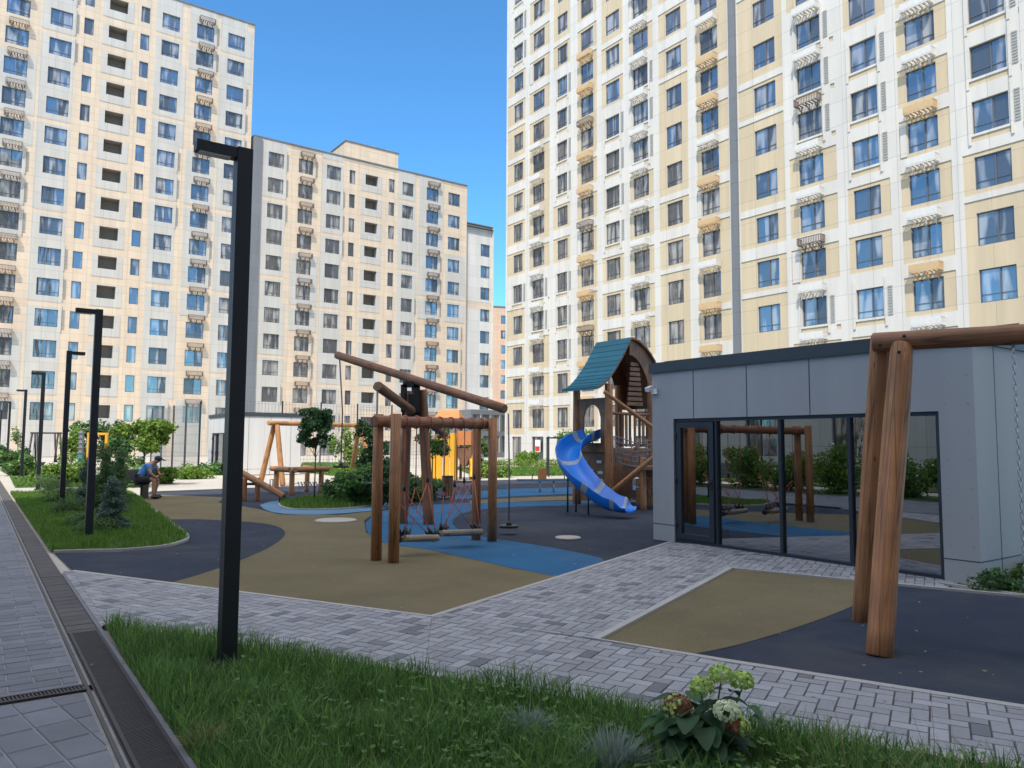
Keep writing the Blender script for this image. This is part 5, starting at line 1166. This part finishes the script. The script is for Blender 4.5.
# conifers on the lamp lawn
def conifer(px, D, h, w_, mat, label, n=5200):
    cl = []
    for i in range(22): z = h*(.08+.86*i/21); r_ = w_*(1-.72*(z/h))*.62; a = random.uniform(0, 6.28); cl.append(((math.cos(a)*r_*.55, math.sin(a)*r_*.55, z), (r_, r_, h*.09)))
    return plant('conifer', at(px, D), cl, n, .085, LF[mat], label, 'conifer', aspect=5)
conifer(117.5, 13.6, .95, .34, 'blue', 'blue green conifer, smallest and nearest, right of the second lamp')
conifer(107, 16.5, 1.5, .42, 'juniper', 'dark green conifer behind the blue one', 6000)
conifer(90, 18.5, 1.2, .36, 'blue', 'grey blue conifer half hidden by the second lamp', 4500)
conifer(124, 19.0, 1.4, .45, 'juniper', 'feathery green conifer left of the park bench', 4500)
for px, D, r_, h, lb in ((74, 16.5, .35, .26, 'low juniper between the second and third lamps'), (103, 13.3, .3, .17, 'low juniper at the foot of the blue conifer'), (62, 19.5, .5, .55, 'spreading juniper behind the third lamp'), (52, 24.0, .5, .5, 'loose juniper near the fourth lamp'), (86, 14.2, .25, .18, 'flat juniper beside the second lamp')):
    bush(px, D, r_, h, 2200, .065, 'juniper', lb, 'low junipers on the lamp lawn', 'juniper', .17, int(px), 5)
for px, D, r_, h, mt, lb in ((19, 35, .95, 1.25, 'leaf', 'round sunlit bush at the left edge on the lawn'), (55, 27.5, .7, .65, 'lime', 'sunlit shrub under the small white sign'), (78, 28.5, .7, .7, 'lime', 'sunlit shrub right of the small white sign'), (3, 44, .9, 1.4, 'dark', 'dark bush at the far left edge'),
                         (168, 29.0, .5, .55, 'lime', 'pale flowering bush right of the seated person'), (196, 33, .8, .35, 'lime', 'low green bush in front of the sports cage'), (135, 27, .9, 1.0, 'leaf', 'tall wispy green bush behind the seated person'), (215, 37, 1.0, .35, 'leaf', 'low bush by the pale pavilion door'),
                         (490, 36, 1.1, .45, 'lime', 'low sunlit bush right of the brown frame'), (527, 58, 1.2, .8, 'lime', 'bush in front of the right tower entrance'), (356, 32, 1.0, .55, 'lime', 'sunlit low bush behind the orange swing'), (476, 44, 1.2, 2.0, 'leaf', 'leafy bush at the foot of the annex')):
    bush(px, D, r_, h, 2600, .12 if D < 35 else .17, mt, lb, None, 'bush', .3 if r_ > .6 else .2, int(px)+9)
fl = MB()
# hedge row in front of the right tower lawn
for i in range(9):
    px = 500+i*18; bush(px, 52+(i % 2), .9, .28, 600, .13, 'lime', 'clipped bush number in the hedge' if False else ['sunlit hedge bush left of the tower entrance', 'sunlit hedge bush left of the poster', 'sunlit hedge bush below the poster', 'sunlit hedge bush left of the seesaw', 'sunlit hedge bush behind the seesaw', 'sunlit hedge bush left of the pergola', 'sunlit hedge bush seen through the pergola', 'sunlit hedge bush behind the blue slide', 'sunlit hedge bush seen through the slide tower'][i], 'hedge bushes before the right tower', 'hedge_bush', .35, i)
# corner plants by the pavilion
bush(990, 8.55, .28, .16, 2000, .05, 'dark', 'low dark plant at the right corner of the grey pavilion', None, 'ground_cover_plant', .12, 31)
bush(1020, 9.2, .45, .2, 2600, .05, 'leaf', 'low green plant along the side wall of the grey pavilion', None, 'ground_cover_plant', .13, 32)
cornerbed = [G(968, 588), tuple(Vector(k2c)+Vector((0, .02))), (9, 6.4), (9.5, 12.6), tuple(facR+AX*.5+BX*.0)]
sheet('corner_bed', cornerbed, .008, M['turf'], 'planting bed beside the grey pavilion'); blades('corner_grass', [cornerbed], 9000, .04, .09, .01, LF['lawn'], 'grass beside the grey pavilion', .008)
strip('corner_kerb', [G(940, 584.5), k2c, (9, 6.35)], .06, -.02, .03, M['kerb'], 'kerb of the bed beside the grey pavilion')
# flowering hedge and lawn left of the main path
hb = [LP(-6, -4.1), LP(40, -4.1), LP(40, -6.4), LP(-6, -6.4)]
sheet('hedge_bed', hb, .004, M['turf'], 'planting bed left of the main path')
hb2 = [LP(-6, -8.5), LP(40, -8.5), LP(40, -13), LP(-6, -13)]; sheet('far_left_lawn', hb2, .004, M['turf'], 'lawn left of the hedge')
for i in range(11):
    c = Vector(LP(-3.5+i*1.9, -5.1)); lb = 'white flowering hedge shrub left of the path, seen in the pavilion glass'
    cl = blobs(16, .85, .75, .6, .38, 50+i); th_ = plant('hedge_shrub', (c.x, c.y, 0), cl, 3400, .12, LF['lime'], lb, 'shrub', 'hedge shrubs left of the path')
    V_, F_ = leaves([((q[0][0], q[0][1], q[0][2]+.12), q[1]) for q in cl[:6]], 60, .09); bmesh_arr('blossom', V_, F_, M['white'], th_)

# near hydrangea -------------------------------------------------------------------------------
HD = 3.95; H0 = Vector((.98, HD, 0)); t = thing('hydrangea', H0, 0, 'hydrangea with green, cream and faded brown flower heads in the near grass bed', 'flowering plant')
heads = [(720.6, 675, 3.95, .062, 'limebloom'), (742, 681, 4.0, .060, 'limebloom'), (701.5, 687, 3.92, .058, 'limebloom'), (727.5, 712, 3.8, .064, 'creambloom'), (677.6, 706, 3.85, .068, 'brownbloom'), (738, 726, 3.78, .050, 'brownbloom')]
for i, (px, py, D, r_, mt) in enumerate(heads):
    c = D3(px, py, D)-H0; n_ = 330; d = rng.normal(size=(n_, 3)); d /= np.linalg.norm(d, axis=1)[:, None]; d = d[d[:, 2] > -.55]; n_ = len(d)
    Pp = np.array(c)+d*r_*np.array([1, 1, .82])*rng.uniform(.86, 1.05, n_)[:, None]; nr = d+rng.normal(size=(n_, 3))*.35; nr /= np.linalg.norm(nr, axis=1)[:, None]
    tt = np.cross(nr, rng.normal(size=(n_, 3))); tt /= np.linalg.norm(tt, axis=1)[:, None]; bb_ = np.cross(nr, tt); s = .0105
    V_ = np.stack([Pp-tt*s, Pp+bb_*s, Pp+tt*s, Pp-bb_*s], 1).reshape(-1, 3); h_ = bmesh_arr('flower_head', V_, np.arange(4*n_).reshape(-1, 4), LF[mt], t)
    if mt == 'brownbloom': 
        k_ = n_//4; idx = np.arange(n_)[Pp[:, 0] < c.x][:k_] if i == 4 else np.arange(n_)[Pp[:, 0] > c.x][:k_*2]; V2 = V_.reshape(-1, 4, 3)[idx]+d[idx][:, None, :]*.006
        bmesh_arr('pale_petals', V2.reshape(-1, 3), np.arange(4*len(idx)).reshape(-1, 4), LF['limebloom'], h_)
    s_ = MB(); s_.tube([(c.x*.25, c.y*.3, 0), (c.x*.7, c.y*.7, c.z*.55), c-Vector((0, 0, r_*.6))], [.006, .005, .004], 6); s_.build('stem', LF['leaf'], t)
def bigleaf(mb, base, direction, L, Wd, droop=.4):
    direction = direction.normalized(); side = direction.cross(Vector((0, 0, 1))).normalized(); n = 7; rows = []
    for i in range(n+1):
        u = i/n; p = base+direction*L*u+Vector((0, 0, -droop*L*u*u)); w_ = Wd*math.sin(math.pi*min(1, u**.75*.97+.02))**.6; rows.append((p-side*w_/2+Vector((0, 0, w_*.15)), p, p+side*w_/2+Vector((0, 0, w_*.15))))
    b0 = len(mb.V)
    for r3 in rows: mb.V += [tuple(q) for q in r3]
    for i in range(n):
        for k in range(2): a = b0+i*3+k; mb.face((a, a+1, a+4, a+3), 0, None, True)
lv = MB(); rr = random.Random(5)
for i in range(85):
    z = rr.uniform(.06, .36); a = rr.uniform(0, 6.28); rad = rr.uniform(.02, .2)*(1.2-z); L = rr.uniform(.09, .15)
    d = Vector((math.cos(a), math.sin(a), rr.uniform(-.1, .5))); bigleaf(lv, Vector((math.cos(a)*rad-.04, math.sin(a)*rad*.8, z*.85)), d, L, L*.78, rr.uniform(.2, .7))
for px, py, D, a in ((733, 700, 3.9, -.3), (716, 702, 3.9, 3.3), (748, 706, 3.88, -1.2), (730, 692, 3.98, 1.0), (708, 706, 3.9, 3.9), (752, 716, 3.85, -1.0), (722, 690, 3.95, 2.2)): c = D3(px, py, D)-H0; bigleaf(lv, c, Vector((math.cos(a), math.sin(a)*.6, .1)), .085, .055, .6)
lv.build('leaves', leafmat('hydrangea_leaf', (.045, .11, .05), .3), t)
# fescue tufts and dry stems
def tuft(px, py, h, n, mat, label, name='fescue_tuft', spread=.07, w_=.003):
    g = G(px, py); t = thing(name, (*g, 0), 0, label, 'ornamental grass'); V_ = []; 
    for i in range(n):
        a = rng.uniform(0, 6.28); l = h*rng.uniform(.6, 1.1); out = rng.uniform(.2, .95); b = np.array([math.cos(a)*spread*rng.random(), math.sin(a)*spread*rng.random(), 0]); tip = b+np.array([math.cos(a)*l*out, math.sin(a)*l*out, l*(1.1-out*.7)]); mid = (b+tip)/2+np.array([0, 0, l*.12]); s = np.array([-math.sin(a), math.cos(a), 0])*w_
        V_ += [b-s, b+s, mid+s*.8, mid-s*.8, mid-s*.8, mid+s*.8, tip+s*.15, tip-s*.15]
    bmesh_arr('blades', np.array(V_), np.arange(len(V_)).reshape(-1, 4), mat, t); return t
tuft(612, 778, .24, 620, LF['fescue'], 'blue grey fescue tuft left of the hydrangea')
tuft(527, 740, .19, 360, LF['fescue'], 'smaller blue grey fescue tuft farther left in the grass')
tuft(204, 748, .14, 300, LF['straw'], 'pale dry grass tuft at the corner by the drain grate', 'dry_tuft')
tuft(860, 800, .42, 46, LF['straw'], 'thin dry grass stems in front of the path at the lower right', 'dry_grass', .25, .0016)
tuft(960, 830, .5, 40, LF['straw'], 'long dry grass stems at the lower right corner', 'dry_grass', .25, .0016)
tuft(760, 800, .14, 200, LF['grass'], 'green grass clump right of the hydrangea', 'grass_clump')
so_ = MB(); so_.poly([(*q, .010) for q in smooth(gp((108, 627), (122, 629), (150, 633), (142, 640), (118, 640), (112, 634)), 1)]); struct('bare_soil', so_, [M['soil']], 'bare soil patch at the corner of the grass bed')

V_ = []
for i in range(420):
    x = random.uniform(-8, 8); y = random.uniform(4.6, 20); a = random.uniform(0, 6.28); q = random.uniform(.008, .022); c = np.array([x, y, .021]); u = np.array([math.cos(a), math.sin(a), random.uniform(0, .3)])*q; v = np.array([-math.sin(a), math.cos(a), random.uniform(-.2, .2)])*q*.5
    V_ += [c-u, c+v, c+u, c-v]
o = bmesh_arr('fallen_leaves', np.array(V_), np.arange(len(V_)).reshape(-1, 4), LF['straw']); tag(o, 'scattered dry leaves and crumbs on the paving and rubber', 'leaf litter', None, 'stuff')

for px, py, a_, lb in ((336, 520.5, .42, 'pale flat concrete cover set in the khaki rubber'), (568, 538, .22, 'small pale cover in the navy rubber before the slide')):
    g = G(px, py); m = MB(); m.tube([(0, 0, -.01), (0, 0, .012), (0, 0, .022)], [a_, a_, a_*.93], 28); o = m.build('ground_cover_plate', M['concrete']); o.location = (*g, 0); tag(o, lb, 'cover plate')
V_ = []
def clover(n, px0, px1, py0, py1):
    for i in range(n):
        x, y = G(random.uniform(px0, px1), random.uniform(py0, py1)); z = random.uniform(.06, .12)
        for k in range(3):
            a = random.uniform(0, 6.28); q = random.uniform(.010, .020); c = np.array([x+math.cos(a)*q, y+math.sin(a)*q, z]); u = np.array([math.cos(a), math.sin(a), .25])*q; v = np.array([-math.sin(a), math.cos(a), 0])*q*.7
            V_.extend([c-u, c+v, c+u, c-v])
clover(260, 560, 800, 735, 800); clover(220, 440, 560, 700, 790); clover(160, 235, 430, 670, 770); clover(120, 800, 1000, 770, 830)
o = bmesh_arr('clover', np.array(V_), np.arange(len(V_)).reshape(-1, 4), LF['leaf']); tag(o, 'low clover and broad leaved weeds among the near grass', 'ground cover', None, 'stuff')
